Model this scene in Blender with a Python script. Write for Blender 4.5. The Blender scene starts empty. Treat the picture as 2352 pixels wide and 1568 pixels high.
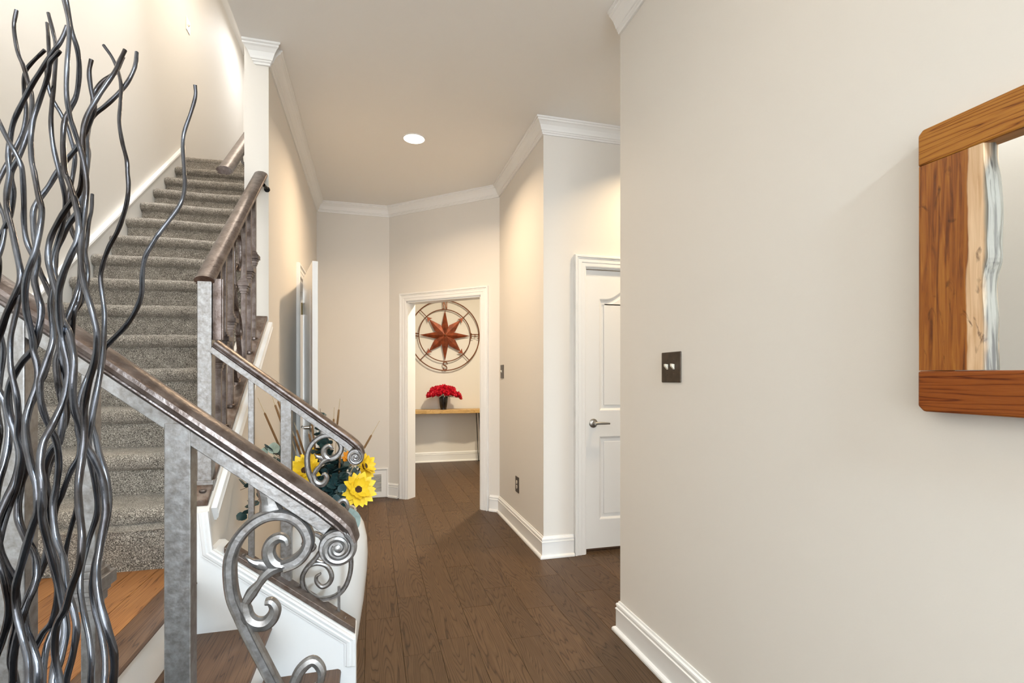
import bpy, math, random
from math import sin, cos, pi, radians, sqrt, atan2
from mathutils import Vector, Matrix
random.seed(7)
SC = bpy.context.scene
COL = SC.collection

# ------------------------------------------------------------------ camera
CAM_H = 1.27
FPX, HOR, CX = 1176.0, 868.0, 1176.0
TH = math.atan((1176.0 - 854.0) / FPX)
CT, ST = cos(TH), sin(TH)
cam_d = bpy.data.cameras.new('camera')
cam_d.lens = 18.0
cam_d.sensor_width = 36.0
cam_d.shift_y = (HOR - 784.0) / 2352.0
cam_d.clip_start = 0.02
cam = bpy.data.objects.new('camera', cam_d)
cam.location = (0, 0, CAM_H)
cam.rotation_euler = (pi / 2, 0, -TH)
COL.objects.link(cam)
SC.camera = cam

# ------------------------------------------------------------------ light
SC.view_settings.view_transform = 'Standard'
SC.view_settings.look = 'None'
SC.view_settings.gamma = 1.0
SC.view_settings.use_curve_mapping = False
SC.view_settings.exposure = 0.15
world = bpy.data.worlds.new('daylight')
SC.world = world
world.use_nodes = True
bgn = world.node_tree.nodes['Background']
bgn.inputs[0].default_value = (0.92, 0.97, 1.0, 1)
bgn.inputs[1].default_value = 6.6


def area(name, loc, size, power, color, rot=(0, 0, 0), shape='DISK', spread=pi):
    l = bpy.data.lights.new(name, 'AREA')
    l.shape = shape
    l.size = size
    l.energy = power
    l.color = color
    l.spread = spread
    o = bpy.data.objects.new(name, l)
    o.location = loc
    o.rotation_euler = rot
    COL.objects.link(o)
    return o


WARM = (1.0, 0.80, 0.55)
SOFTW = (1.0, 0.90, 0.76)
COOL = (0.94, 0.97, 1.0)
DOWN = (0.31, 3.95)                                  # the recessed lamp in view
area('downlight_lamp', (DOWN[0], DOWN[1], 3.08), 0.14, 25, (1.0, 0.76, 0.50), spread=2.6)
area('foyer_fill', (0.35, 0.9, 3.08), 0.16, 3, WARM)  # weak warm fill, an unseen light added to even out the foyer
area('entry_fill', (0.80, -2.0, 2.90), 0.40, 185, (0.70, 0.87, 1.0))  # invented cool fill behind the camera, brightens surfaces that face it
area('added_side_hall_light', (2.05, 2.95, 3.05), 0.16, 15, (1.0, 0.77, 0.48), spread=2.2)  # unseen light, added for the warm glow on the door wall
area('added_side_room_light', (1.55, 5.75, 3.06), 0.16, 76, (1.0, 0.87, 0.65))  # unseen light, added to brighten the far room's wall
area('added_upper_light', (-1.58, 4.2, 5.80), 0.12, 9, COOL, spread=0.8)  # unseen light, added for the glow high on the stairwell wall
area('added_upper_light', (-1.2, 7.5, 5.80), 0.50, 13, COOL)  # unseen light, added for the pale glow at the stairwell's far end
area('added_upper_light', (-1.15, 5.2, 5.80), 0.30, 24, SOFTW)  # added fill, out of view, lifts the upper stairwell walls
area('added_upper_light', (-1.0, 2.4, 5.80), 0.30, 30, SOFTW)  # added fill, out of view, lifts the lower part of the stairwell

# ------------------------------------------------------------------ helpers


def ray(px, py):
    u, v = (px - CX) / FPX, (HOR - py) / FPX
    return Vector((u * CT + ST, CT - u * ST, v))


def on_y(px, py, y):
    d = ray(px, py)
    return d * (y / d.y) + Vector((0, 0, CAM_H))


def on_x(px, py, x):
    d = ray(px, py)
    return d * (x / d.x) + Vector((0, 0, CAM_H))


def deep(px, py, w):
    return ray(px, py) * w + Vector((0, 0, CAM_H))


class MB:
    """collects faces of ONE mesh"""

    def __init__(s):
        s.v, s.f, s.m = [], [], []

    def add(s, verts, faces, mi=0):
        b = len(s.v)
        s.v += [tuple(p) for p in verts]
        s.f += [tuple(i + b for i in f) for f in faces]
        s.m += [mi] * len(faces)
        return s

    def box(s, x0, x1, y0, y1, z0, z1, mi=0):
        p = [(x, y, z) for z in (z0, z1) for y in (y0, y1) for x in (x0, x1)]
        return s.add(p, [(0, 2, 3, 1), (4, 5, 7, 6), (0, 1, 5, 4), (2, 6, 7, 3), (0, 4, 6, 2), (1, 3, 7, 5)], mi)

    def prism(s, poly, a, b, fn, mi=0):
        """poly: 2D points, fn(u, v, h) -> 3D"""
        n = len(poly)
        p = [fn(u, v, a) for u, v in poly] + [fn(u, v, b) for u, v in poly]
        fs = [tuple(range(n))[::-1], tuple(range(n, 2 * n))]
        fs += [(i, (i + 1) % n, n + (i + 1) % n, n + i) for i in range(n)]
        return s.add(p, fs, mi)

    def tube(s, pts, rad, n=8, mi=0):
        pts = [Vector(p) for p in pts]
        k = len(pts)
        rad = rad if isinstance(rad, (list, tuple)) else [rad] * k
        up = Vector((0.31, 0.17, 0.93))
        vs = []
        prev = None
        for i, p in enumerate(pts):
            t = (pts[min(i + 1, k - 1)] - pts[max(i - 1, 0)]).normalized()
            if prev is None:
                a = t.cross(up)
                if a.length < 0.05:
                    a = t.cross(Vector((1, 0, 0)))
            else:
                a = prev - t * prev.dot(t)
            a.normalize()
            prev = a
            b = t.cross(a)
            for j in range(n):
                q = 2 * pi * j / n
                vs.append(p + (a * cos(q) + b * sin(q)) * rad[i])
        fs = []
        for i in range(k - 1):
            for j in range(n):
                fs.append((i * n + j, i * n + (j + 1) % n, (i + 1) * n + (j + 1) % n, (i + 1) * n + j))
        fs += [tuple(range(n))[::-1], tuple(range((k - 1) * n, k * n))]
        return s.add(vs, fs, mi)

    def lathe(s, prof, c=(0, 0, 0), n=32, mi=0, axis='z'):
        vs, fs = [], []
        for r, z in prof:
            for j in range(n):
                q = 2 * pi * j / n
                if axis == 'z':
                    vs.append((c[0] + r * cos(q), c[1] + r * sin(q), c[2] + z))
                elif axis == 'y':
                    vs.append((c[0] + r * cos(q), c[1] + z, c[2] + r * sin(q)))
                else:
                    vs.append((c[0] + z, c[1] + r * cos(q), c[2] + r * sin(q)))
        k = len(prof)
        for i in range(k - 1):
            for j in range(n):
                fs.append((i * n + j, i * n + (j + 1) % n, (i + 1) * n + (j + 1) % n, (i + 1) * n + j))
        fs += [tuple(range(n))[::-1], tuple(range((k - 1) * n, k * n))]
        return s.add(vs, fs, mi)

    def sweep(s, path, prof, fn, closed=False, scale=None, mi=0):
        """mitred sweep: path in 2D, prof = closed list of (offset to the left, height)"""
        path = [Vector(p) for p in path]
        k, n = len(path), len(prof)
        vs = []
        for i, p in enumerate(path):
            if closed:
                a, b = path[i - 1], path[(i + 1) % k]
            else:
                a, b = path[max(i - 1, 0)], path[min(i + 1, k - 1)]
            d1 = (p - a).normalized() if (p - a).length > 1e-9 else (b - p).normalized()
            d2 = (b - p).normalized() if (b - p).length > 1e-9 else d1
            n1, n2 = Vector((-d1.y, d1.x)), Vector((-d2.y, d2.x))
            m = n1 + n2
            m = m / max(m.dot(n1), 0.25)
            sc = scale[i] if scale else 1.0
            for o, h in prof:
                q = p + m * (o * sc)
                vs.append(fn(q.x, q.y, h))
        fs = []
        for i in range(k if closed else k - 1):
            i2 = (i + 1) % k
            for j in range(n):
                fs.append((i * n + j, i * n + (j + 1) % n, i2 * n + (j + 1) % n, i2 * n + j))
        if not closed:
            fs += [tuple(range(n))[::-1], tuple(range((k - 1) * n, k * n))]
        return s.add(vs, fs, mi)

    def build(s, name, mat, parent=None, loc=None, smooth=None, bevel=0.0, shift=None, **props):
        me = bpy.data.meshes.new(name)
        v = s.v
        if shift is not None:
            v = [(a - shift[0], b - shift[1], c - shift[2]) for a, b, c in v]
            loc = shift
        me.from_pydata(v, [], s.f)
        for m in (mat if isinstance(mat, (list, tuple)) else [mat]):
            me.materials.append(m)
        if any(s.m):
            me.polygons.foreach_set('material_index', s.m)
        import bmesh
        bm = bmesh.new()
        bm.from_mesh(me)
        bmesh.ops.recalc_face_normals(bm, faces=bm.faces)
        bm.to_mesh(me)
        bm.free()
        if smooth is not None:
            me.polygons.foreach_set('use_smooth', [True] * len(me.polygons))
            me.set_sharp_from_angle(angle=radians(smooth))
        me.update()
        return place(name, me, parent, loc, bevel, **props)


def place(name, me, parent=None, loc=None, bevel=0.0, rot=None, **props):
    o = bpy.data.objects.new(name, me)
    COL.objects.link(o)
    if parent:
        o.parent = parent
    if loc is not None:
        o.location = loc
    if rot is not None:
        o.rotation_euler = rot
    if bevel:
        b = o.modifiers.new('bevel', 'BEVEL')
        b.width = bevel
        b.segments = 2
        b.limit_method = 'ANGLE'
    for k, v in props.items():
        o[k] = v
    return o


def thing(name, label, category, loc=(0, 0, 0), group=None, rot=None):
    o = bpy.data.objects.new(name, None)
    o.empty_display_size = 0.05
    COL.objects.link(o)
    o.location = loc
    if rot:
        o.rotation_euler = rot
    o['label'] = label
    o['category'] = category
    if group:
        o['group'] = group
    return o


def XY(x, y, h): return (x, y, h)


def XZ(x, z, y): return (x, y, z)


def YZ(y, z, x): return (x, y, z)


def crom(pts, n=6):
    """smooth a polyline through its points"""
    P = [Vector(p) for p in pts]
    out = []
    for i in range(len(P) - 1):
        p0 = P[i - 1] if i else P[0] * 2 - P[1]
        p1, p2 = P[i], P[i + 1]
        p3 = P[i + 2] if i + 2 < len(P) else p2 * 2 - p1
        for k in range(n):
            t = k / n
            out.append(0.5 * ((2 * p1) + (p2 - p0) * t + (2 * p0 - 5 * p1 + 4 * p2 - p3) * t * t + (3 * p1 - p0 - 3 * p2 + p3) * t ** 3))
    out.append(P[-1])
    return out


# ------------------------------------------------------------------ materials
def newmat(name):
    m = bpy.data.materials.new(name)
    m.use_nodes = True
    nt = m.node_tree
    b = nt.nodes['Principled BSDF']
    return m, nt, b


def N(nt, t, **kw):
    n = nt.nodes.new(t)
    for k, v in kw.items():
        setattr(n, k, v)
    return n


def ramp(nt, stops):
    r = N(nt, 'ShaderNodeValToRGB')
    e = r.color_ramp.elements
    while len(e) < len(stops):
        e.new(0.5)
    for i, (p, c) in enumerate(stops):
        e[i].position = p
        e[i].color = (*c, 1)
    return r


def simple(name, col, rough=0.5, metal=0.0, bump=0.0, bscale=200.0, var=0.0, vscale=8.0, spec=0.5):
    m, nt, b = newmat(name)
    b.inputs['Base Color'].default_value = (*col, 1)
    b.inputs['Roughness'].default_value = rough
    b.inputs['Metallic'].default_value = metal
    b.inputs['Specular IOR Level'].default_value = spec
    tc = N(nt, 'ShaderNodeTexCoord')
    if var:
        nz = N(nt, 'ShaderNodeTexNoise')
        nz.inputs['Scale'].default_value = vscale
        nz.inputs['Detail'].default_value = 5
        nt.links.new(tc.outputs['Object'], nz.inputs['Vector'])
        r = ramp(nt, [(0.3, [c * (1 - var) for c in col]), (0.7, [min(1, c * (1 + var)) for c in col])])
        nt.links.new(nz.outputs['Fac'], r.inputs['Fac'])
        nt.links.new(r.outputs['Color'], b.inputs['Base Color'])
    if bump:
        nz = N(nt, 'ShaderNodeTexNoise')
        nz.inputs['Scale'].default_value = bscale
        nz.inputs['Detail'].default_value = 3
        nt.links.new(tc.outputs['Object'], nz.inputs['Vector'])
        bp = N(nt, 'ShaderNodeBump')
        bp.inputs['Strength'].default_value = bump
        bp.inputs['Distance'].default_value = 0.002
        nt.links.new(nz.outputs['Fac'], bp.inputs['Height'])
        nt.links.new(bp.outputs['Normal'], b.inputs['Normal'])
    return m


def wood(name, dark, mid, light, along='Y', across_scale=9.0, along_scale=0.75, rough=0.4, tint=0.25, wave=26.0, bump=0.15, spec=0.4):
    m, nt, b = newmat(name)
    L = nt.links.new
    geo = N(nt, 'ShaderNodeNewGeometry')
    oi = N(nt, 'ShaderNodeObjectInfo')
    mul = N(nt, 'ShaderNodeVectorMath', operation='MULTIPLY')
    sc = {'X': (along_scale, across_scale, across_scale), 'Y': (across_scale, along_scale, across_scale), 'Z': (across_scale, across_scale, along_scale)}[along]
    mul.inputs[1].default_value = sc
    L(geo.outputs['Position'], mul.inputs[0])
    off = N(nt, 'ShaderNodeVectorMath', operation='SCALE')
    off.inputs[0].default_value = (37.0, 21.0, 53.0)
    L(oi.outputs['Random'], off.inputs['Scale'])
    add = N(nt, 'ShaderNodeVectorMath', operation='ADD')
    L(mul.outputs[0], add.inputs[0])
    L(off.outputs[0], add.inputs[1])
    # cathedral figure: contour lines of a soft noise field
    nz = N(nt, 'ShaderNodeTexNoise')
    nz.inputs['Scale'].default_value = 0.8
    nz.inputs['Detail'].default_value = 2.5
    nz.inputs['Roughness'].default_value = 0.45
    L(add.outputs[0], nz.inputs['Vector'])
    k = N(nt, 'ShaderNodeMath', operation='MULTIPLY')
    k.inputs[1].default_value = wave
    L(nz.outputs['Fac'], k.inputs[0])
    fr = N(nt, 'ShaderNodeMath', operation='FRACT')
    L(k.outputs[0], fr.inputs[0])
    fig = ramp(nt, [(0.0, (0, 0, 0)), (0.10, (0.55,) * 3), (0.45, (1, 1, 1)), (0.88, (0.8,) * 3), (1.0, (0, 0, 0))])
    L(fr.outputs[0], fig.inputs['Fac'])
    # fine pores
    fz = N(nt, 'ShaderNodeTexNoise')
    fz.inputs['Scale'].default_value = 14.0
    fz.inputs['Detail'].default_value = 4
    L(add.outputs[0], fz.inputs['Vector'])
    mx = N(nt, 'ShaderNodeMix', data_type='FLOAT')
    mx.inputs[0].default_value = 0.45
    L(fig.outputs['Color'], mx.inputs[2])
    L(fz.outputs['Fac'], mx.inputs[3])
    cr = ramp(nt, [(0.18, dark), (0.5, mid), (0.85, light)])
    L(mx.outputs[0], cr.inputs['Fac'])
    # plank to plank tint
    hs = N(nt, 'ShaderNodeHueSaturation')
    mr = N(nt, 'ShaderNodeMapRange')
    mr.inputs['To Min'].default_value = 1 - tint
    mr.inputs['To Max'].default_value = 1 + tint
    L(oi.outputs['Random'], mr.inputs['Value'])
    L(mr.outputs[0], hs.inputs['Value'])
    L(cr.outputs['Color'], hs.inputs['Color'])
    L(hs.outputs['Color'], b.inputs['Base Color'])
    b.inputs['Roughness'].default_value = rough
    b.inputs['Specular IOR Level'].default_value = spec
    bp = N(nt, 'ShaderNodeBump')
    bp.inputs['Strength'].default_value = bump
    bp.inputs['Distance'].default_value = 0.003
    L(mx.outputs[0], bp.inputs['Height'])
    L(bp.outputs['Normal'], b.inputs['Normal'])
    return m


def metal(name, a, bcol, rough=(0.3, 0.5), met=0.85, scale=14.0, bump=0.25, bscale=70.0):
    m, nt, b = newmat(name)
    L = nt.links.new
    tc = N(nt, 'ShaderNodeTexCoord')
    nz = N(nt, 'ShaderNodeTexNoise')
    nz.inputs['Scale'].default_value = scale
    nz.inputs['Detail'].default_value = 6
    nz.inputs['Roughness'].default_value = 0.65
    L(tc.outputs['Object'], nz.inputs['Vector'])
    cr = ramp(nt, [(0.35, a), (0.65, bcol)])
    L(nz.outputs['Fac'], cr.inputs['Fac'])
    L(cr.outputs['Color'], b.inputs['Base Color'])
    mr = N(nt, 'ShaderNodeMapRange')
    mr.inputs['To Min'].default_value = rough[0]
    mr.inputs['To Max'].default_value = rough[1]
    L(nz.outputs['Fac'], mr.inputs['Value'])
    L(mr.outputs[0], b.inputs['Roughness'])
    b.inputs['Metallic'].default_value = met
    n2 = N(nt, 'ShaderNodeTexNoise')
    n2.inputs['Scale'].default_value = bscale
    n2.inputs['Detail'].default_value = 3
    L(tc.outputs['Object'], n2.inputs['Vector'])
    bp = N(nt, 'ShaderNodeBump')
    bp.inputs['Strength'].default_value = bump
    bp.inputs['Distance'].default_value = 0.002
    L(n2.outputs['Fac'], bp.inputs['Height'])
    L(bp.outputs['Normal'], b.inputs['Normal'])
    return m


def carpet_mat():
    m, nt, b = newmat('carpet')
    L = nt.links.new
    geo = N(nt, 'ShaderNodeNewGeometry')
    nz = N(nt, 'ShaderNodeTexNoise')
    nz.inputs['Scale'].default_value = 290
    nz.inputs['Detail'].default_value = 2
    nz.inputs['Roughness'].default_value = 0.7
    L(geo.outputs['Position'], nz.inputs['Vector'])
    big = N(nt, 'ShaderNodeTexNoise')
    big.inputs['Scale'].default_value = 22
    big.inputs['Detail'].default_value = 4
    L(geo.outputs['Position'], big.inputs['Vector'])
    cr = ramp(nt, [(0.34, (0.032, 0.026, 0.020)), (0.46, (0.16, 0.138, 0.112)), (0.56, (0.33, 0.29, 0.243)), (0.68, (0.70, 0.63, 0.54))])
    ad = N(nt, 'ShaderNodeMath', operation='MULTIPLY_ADD')
    L(big.outputs['Fac'], ad.inputs[0])
    ad.inputs[1].default_value = 0.14
    sb = N(nt, 'ShaderNodeMath', operation='SUBTRACT')
    L(nz.outputs['Fac'], sb.inputs[0])
    sb.inputs[1].default_value = 0.07
    L(sb.outputs[0], ad.inputs[2])
    L(ad.outputs[0], cr.inputs['Fac'])
    L(cr.outputs['Color'], b.inputs['Base Color'])
    b.inputs['Roughness'].default_value = 0.95
    b.inputs['Specular IOR Level'].default_value = 0.1
    b.inputs['Sheen Weight'].default_value = 0.25
    b.inputs['Sheen Tint'].default_value = (0.9, 0.86, 0.8, 1)
    bp = N(nt, 'ShaderNodeBump')
    bp.inputs['Strength'].default_value = 0.9
    bp.inputs['Distance'].default_value = 0.006
    L(nz.outputs['Fac'], bp.inputs['Height'])
    L(bp.outputs['Normal'], b.inputs['Normal'])
    return m


def stile_mat():
    """live edge board: amber heartwood, cream sapwood, grey bark edge (board coordinates)"""
    m, nt, b = newmat('live_edge_wood')
    L = nt.links.new
    tc = N(nt, 'ShaderNodeTexCoord')
    sx = N(nt, 'ShaderNodeSeparateXYZ')
    L(tc.outputs['Object'], sx.inputs[0])
    nz = N(nt, 'ShaderNodeTexNoise', noise_dimensions='1D')
    nz.inputs['Scale'].default_value = 7.0
    nz.inputs['Detail'].default_value = 3
    L(sx.outputs['Z'], nz.inputs['W'])
    a = N(nt, 'ShaderNodeMath', operation='MULTIPLY_ADD')
    L(nz.outputs['Fac'], a.inputs[0])
    a.inputs[1].default_value = 0.014
    L(sx.outputs['Y'], a.inputs[2])                 # Y runs from 0 (outer) to -0.14 (inner)
    mr = N(nt, 'ShaderNodeMapRange')
    mr.inputs['From Min'].default_value = 0.0
    mr.inputs['From Max'].default_value = -0.135
    L(a.outputs[0], mr.inputs['Value'])
    # grain along Z
    mul = N(nt, 'ShaderNodeVectorMath', operation='MULTIPLY')
    mul.inputs[1].default_value = (60, 60, 3.0)
    L(tc.outputs['Object'], mul.inputs[0])
    g = N(nt, 'ShaderNodeTexNoise')
    g.inputs['Scale'].default_value = 2.2
    g.inputs['Detail'].default_value = 6
    g.inputs['Distortion'].default_value = 0.8
    L(mul.outputs[0], g.inputs['Vector'])
    heart = ramp(nt, [(0.3, (0.10, 0.022, 0.004)), (0.5, (0.27, 0.082, 0.010)), (0.7, (0.38, 0.145, 0.022))])
    sap = ramp(nt, [(0.3, (0.55, 0.33, 0.17)), (0.7, (0.76, 0.54, 0.34))])
    bark = ramp(nt, [(0.36, (0.06, 0.05, 0.04)), (0.55, (0.27, 0.25, 0.21))])
    for r in (heart, sap, bark):
        L(g.outputs['Fac'], r.inputs['Fac'])
    s1 = ramp(nt, [(0.655, (0, 0, 0)), (0.675, (1, 1, 1))])
    s2 = ramp(nt, [(0.86, (0, 0, 0)), (0.905, (1, 1, 1))])
    L(mr.outputs[0], s1.inputs['Fac'])
    L(mr.outputs[0], s2.inputs['Fac'])
    m1 = N(nt, 'ShaderNodeMix', data_type='RGBA')
    L(s1.outputs['Color'], m1.inputs[0])
    L(heart.outputs['Color'], m1.inputs[6])
    L(sap.outputs['Color'], m1.inputs[7])
    m2 = N(nt, 'ShaderNodeMix', data_type='RGBA')
    L(s2.outputs['Color'], m2.inputs[0])
    kn = N(nt, 'ShaderNodeTexNoise')
    kn.inputs['Scale'].default_value = 17
    kn.inputs['Detail'].default_value = 5
    kn.inputs['Distortion'].default_value = 1.2
    kmul = N(nt, 'ShaderNodeVectorMath', operation='MULTIPLY')
    kmul.inputs[1].default_value = (1, 1.6, 0.8)
    L(tc.outputs['Object'], kmul.inputs[0])
    L(kmul.outputs[0], kn.inputs['Vector'])
    kr = ramp(nt, [(0.60, (1, 1, 1)), (0.70, (0.28, 0.22, 0.2))])
    L(kn.outputs['Fac'], kr.inputs['Fac'])
    mk = N(nt, 'ShaderNodeMix', data_type='RGBA', blend_type='MULTIPLY')
    mk.inputs[0].default_value = 1.0
    L(m1.outputs[2], mk.inputs[6])
    L(kr.outputs['Color'], mk.inputs[7])
    L(mk.outputs[2], m2.inputs[6])
    L(bark.outputs['Color'], m2.inputs[7])
    L(m2.outputs[2], b.inputs['Base Color'])
    b.inputs['Roughness'].default_value = 0.38
    return m


WALL = simple('wall_paint', (0.745, 0.705, 0.650), 0.62, bump=0.06, bscale=260, spec=0.3)
UPWALL = WALL
CEIL = simple('ceiling_paint', (0.88, 0.86, 0.83), 0.8, bump=0.08, bscale=160, spec=0.2)
TRIM = simple('trim_white', (0.84, 0.83, 0.81), 0.35, bump=0.02, bscale=60)
CURBW = simple('curb_white', (0.82, 0.83, 0.84), 0.45, bump=0.04, bscale=120)
OAKDARK = wood('floor_oak', (0.030, 0.0155, 0.0085), (0.078, 0.043, 0.0215), (0.115, 0.068, 0.035), 'Y', rough=0.46, tint=0.14, wave=38.0, spec=0.22)
OAKSTEP = wood('step_oak', (0.030, 0.014, 0.008), (0.100, 0.049, 0.024), (0.145, 0.078, 0.041), 'Y', across_scale=22, rough=0.42, tint=0.15)
OAKLAND = wood('landing_oak', (0.120, 0.042, 0.010), (0.285, 0.112, 0.030), (0.37, 0.165, 0.052), 'Y', across_scale=22, rough=0.42, tint=0.16)
CARPET = carpet_mat()
IRON = metal('pewter_iron', (0.205, 0.188, 0.178), (0.33, 0.325, 0.325), (0.28, 0.44), 0.85, scale=60, bump=0.35)
RAILM = metal('rail_bronze', (0.085, 0.060, 0.050), (0.205, 0.170, 0.158), (0.26, 0.46), 0.85, scale=26, bump=0.5, bscale=110)
IRONDK = metal('brown_iron', (0.085, 0.052, 0.036), (0.20, 0.165, 0.145), (0.35, 0.55), 0.7, scale=22)
TWIG = metal('twig_steel', (0.046, 0.039, 0.037), (0.18, 0.192, 0.222), (0.12, 0.30), 0.97, scale=9, bump=0.35, bscale=55)
NICKEL = simple('satin_nickel', (0.42, 0.40, 0.37), 0.3, 1.0)
BRASS = simple('old_brass', (0.36, 0.28, 0.13), 0.35, 1.0)
BRONZE = simple('bronze_plate', (0.060, 0.042, 0.028), 0.35, 0.6, var=0.3, vscale=30)
IVORY = simple('ivory_plastic', (0.78, 0.72, 0.60), 0.4)
BLACKM = simple('black_metal', (0.012, 0.011, 0.011), 0.4, 0.5)
DARKGAP = simple('dark_gap', (0.012, 0.010, 0.009), 0.9)
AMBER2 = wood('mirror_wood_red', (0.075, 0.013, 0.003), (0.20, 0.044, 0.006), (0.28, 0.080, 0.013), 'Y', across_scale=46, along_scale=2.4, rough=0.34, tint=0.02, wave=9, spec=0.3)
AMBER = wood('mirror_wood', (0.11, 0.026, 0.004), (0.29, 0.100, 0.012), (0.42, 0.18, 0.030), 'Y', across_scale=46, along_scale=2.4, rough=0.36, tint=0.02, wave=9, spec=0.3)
STILE = stile_mat()
CERAMIC = simple('white_ceramic', (0.82, 0.81, 0.79), 0.12)
RUST = simple('rust_red', (0.215, 0.046, 0.014), 0.42, 0.35, var=0.5, vscale=14)
RUSTBAR = simple('rust_bar', (0.15, 0.050, 0.018), 0.45, 0.5, var=0.3)
PETAL = simple('sunflower_petal', (0.90, 0.60, 0.025), 0.55, var=0.15, vscale=30)
SEED = simple('sunflower_seed', (0.055, 0.022, 0.010), 0.9, bump=1.0, bscale=420)
ORANGEP = simple('orange_petal', (0.85, 0.33, 0.02), 0.55, var=0.15, vscale=30)
TEAL = simple('dark_teal_leaf', (0.018, 0.058, 0.062), 0.55, var=0.4, vscale=20)
BLUEG = simple('blue_grey_leaf', (0.23, 0.30, 0.28), 0.6, var=0.25, vscale=25)
PALEG = simple('pale_green_leaf', (0.36, 0.44, 0.36), 0.6, var=0.2, vscale=25)
GREYL = simple('slate_leaf', (0.075, 0.09, 0.105), 0.55, var=0.2, vscale=25)
CATT = simple('cattail_brown', (0.22, 0.115, 0.045), 0.9, bump=0.4, bscale=500)
STRAW = simple('straw', (0.48, 0.36, 0.20), 0.7)
MOSS = simple('dried_moss', (0.12, 0.060, 0.035), 0.95)
REDP = simple('red_petal', (0.62, 0.010, 0.030), 0.5, var=0.35, vscale=40)
WHITEP = simple('white_petal', (0.82, 0.76, 0.68), 0.6)
GREENL = simple('green_leaf', (0.02, 0.045, 0.02), 0.5)
BLACKV = simple('black_glaze', (0.014, 0.010, 0.009), 0.15)
TABLEW = wood('table_wood', (0.20, 0.10, 0.03), (0.50, 0.30, 0.10), (0.66, 0.43, 0.18), 'X', across_scale=14, along_scale=1.2, rough=0.45, tint=0.02)
m, nt, b = newmat('mirror_glass')
b.inputs['Base Color'].default_value = (0.90, 0.91, 0.90, 1)
b.inputs['Metallic'].default_value = 1.0
b.inputs['Roughness'].default_value = 0.015
GLASS = m
m, nt, b = newmat('lamp_glow')
b.inputs['Emission Color'].default_value = (1.0, 0.93, 0.80, 1)
b.inputs['Emission Strength'].default_value = 9.0
GLOW = m

# ------------------------------------------------------------------ dimensions of the place
CEILZ = 3.09
XL = -1.78                      # stairwell wall
WX0, WX1 = -0.671, -0.549       # wall between stair and hall
COLY = 3.08                     # its free end
BY = 5.63                       # back wall of the hall
XR = 1.20                       # big right wall
RY = 2.33                       # its free end
XP, YP = 1.17, 3.43             # corner of the side hall
DA, DB = Vector((0.18, 5.63)), Vector((1.17, 4.72))   # angled wall
YROOM = 7.79
DE = (DB - DA).normalized()
DN = Vector((-DE.y, DE.x))      # points away from the camera
DANG = atan2(DE.y, DE.x)
if DN.y < 0:
    DN = -DN


def DP(s, z, n):                # point on the angled wall, n towards the camera
    p = DA + DE * s - DN * n
    return (p.x, p.y, z)


S = dict(kind='structure')
# ------------------------------------------------------------------ floor of planks
floor = MB().box(XL, 3.2, -4.6, 8.2, -0.12, -0.014).build('floor', DARKGAP, **S)
PW = 0.1705
ENDS = {-1: [2.594], 0: [2.791, 3.209, 4.146], 1: [2.384, 3.026, 4.854, 6.05], 2: [3.934, 5.45], 3: [2.799, 3.431, 4.262, 5.151, 6.16],
        4: [2.404, 3.021, 3.962, 4.875, 6.6], 5: [2.073, 2.698, 3.739, 4.379, 5.17, 7.14], 6: [3.117, 3.937, 5.58, 6.9], 7: [2.829, 4.0, 5.3], 8: [3.201, 4.4], 9: [2.45, 3.361]}


def plank(x0, x1, y0, y1):
    g, t = 0.0004, 0.0011
    x0, x1, y0, y1 = x0 + g, x1 - g, y0 + g, y1 - g
    cx, cy = (x0 + x1) / 2, (y0 + y1) / 2
    a, bb = (x1 - x0) / 2, (y1 - y0) / 2
    mb = MB()
    v = []
    for (q, z) in ((0, -0.014), (0, -t), (t, 0)):
        v += [(-a + q, -bb + q, z), (a - q, -bb + q, z), (a - q, bb - q, z), (-a + q, bb - q, z)]
    f = [(8, 9, 10, 11)]
    for l in (0, 4):
        f += [(l + i, l + (i + 1) % 4, l + 4 + (i + 1) % 4, l + 4 + i) for i in range(4)]
    mb.add(v, f)
    return mb.build('plank', OAKDARK, floor, loc=(cx, cy, 0))


rp = random.Random(3)
for c in range(-4, 12):
    x0 = -0.03 + PW * c
    x1 = x0 + PW
    ylo = -1.0 if c >= 0 else 2.14
    ends = sorted(ENDS.get(c, []))
    if not ends:
        ends = [2.4 + rp.random() * 0.8]
    ys = list(ends)
    y = ys[0]
    while y > ylo:
        y -= 0.8 + rp.random() * 0.7
        ys.insert(0, max(y, ylo))
    y = ys[-1]
    top = YROOM
    if c < 1:
        top = BY + 0.02 if c < 0 else YROOM
    while y < top:
        y += 0.8 + rp.random() * 0.7
        ys.append(min(y, top))
    for i in range(len(ys) - 1):
        if ys[i + 1] - ys[i] > 0.02:
            plank(x0, x1, ys[i], ys[i + 1])

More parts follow.
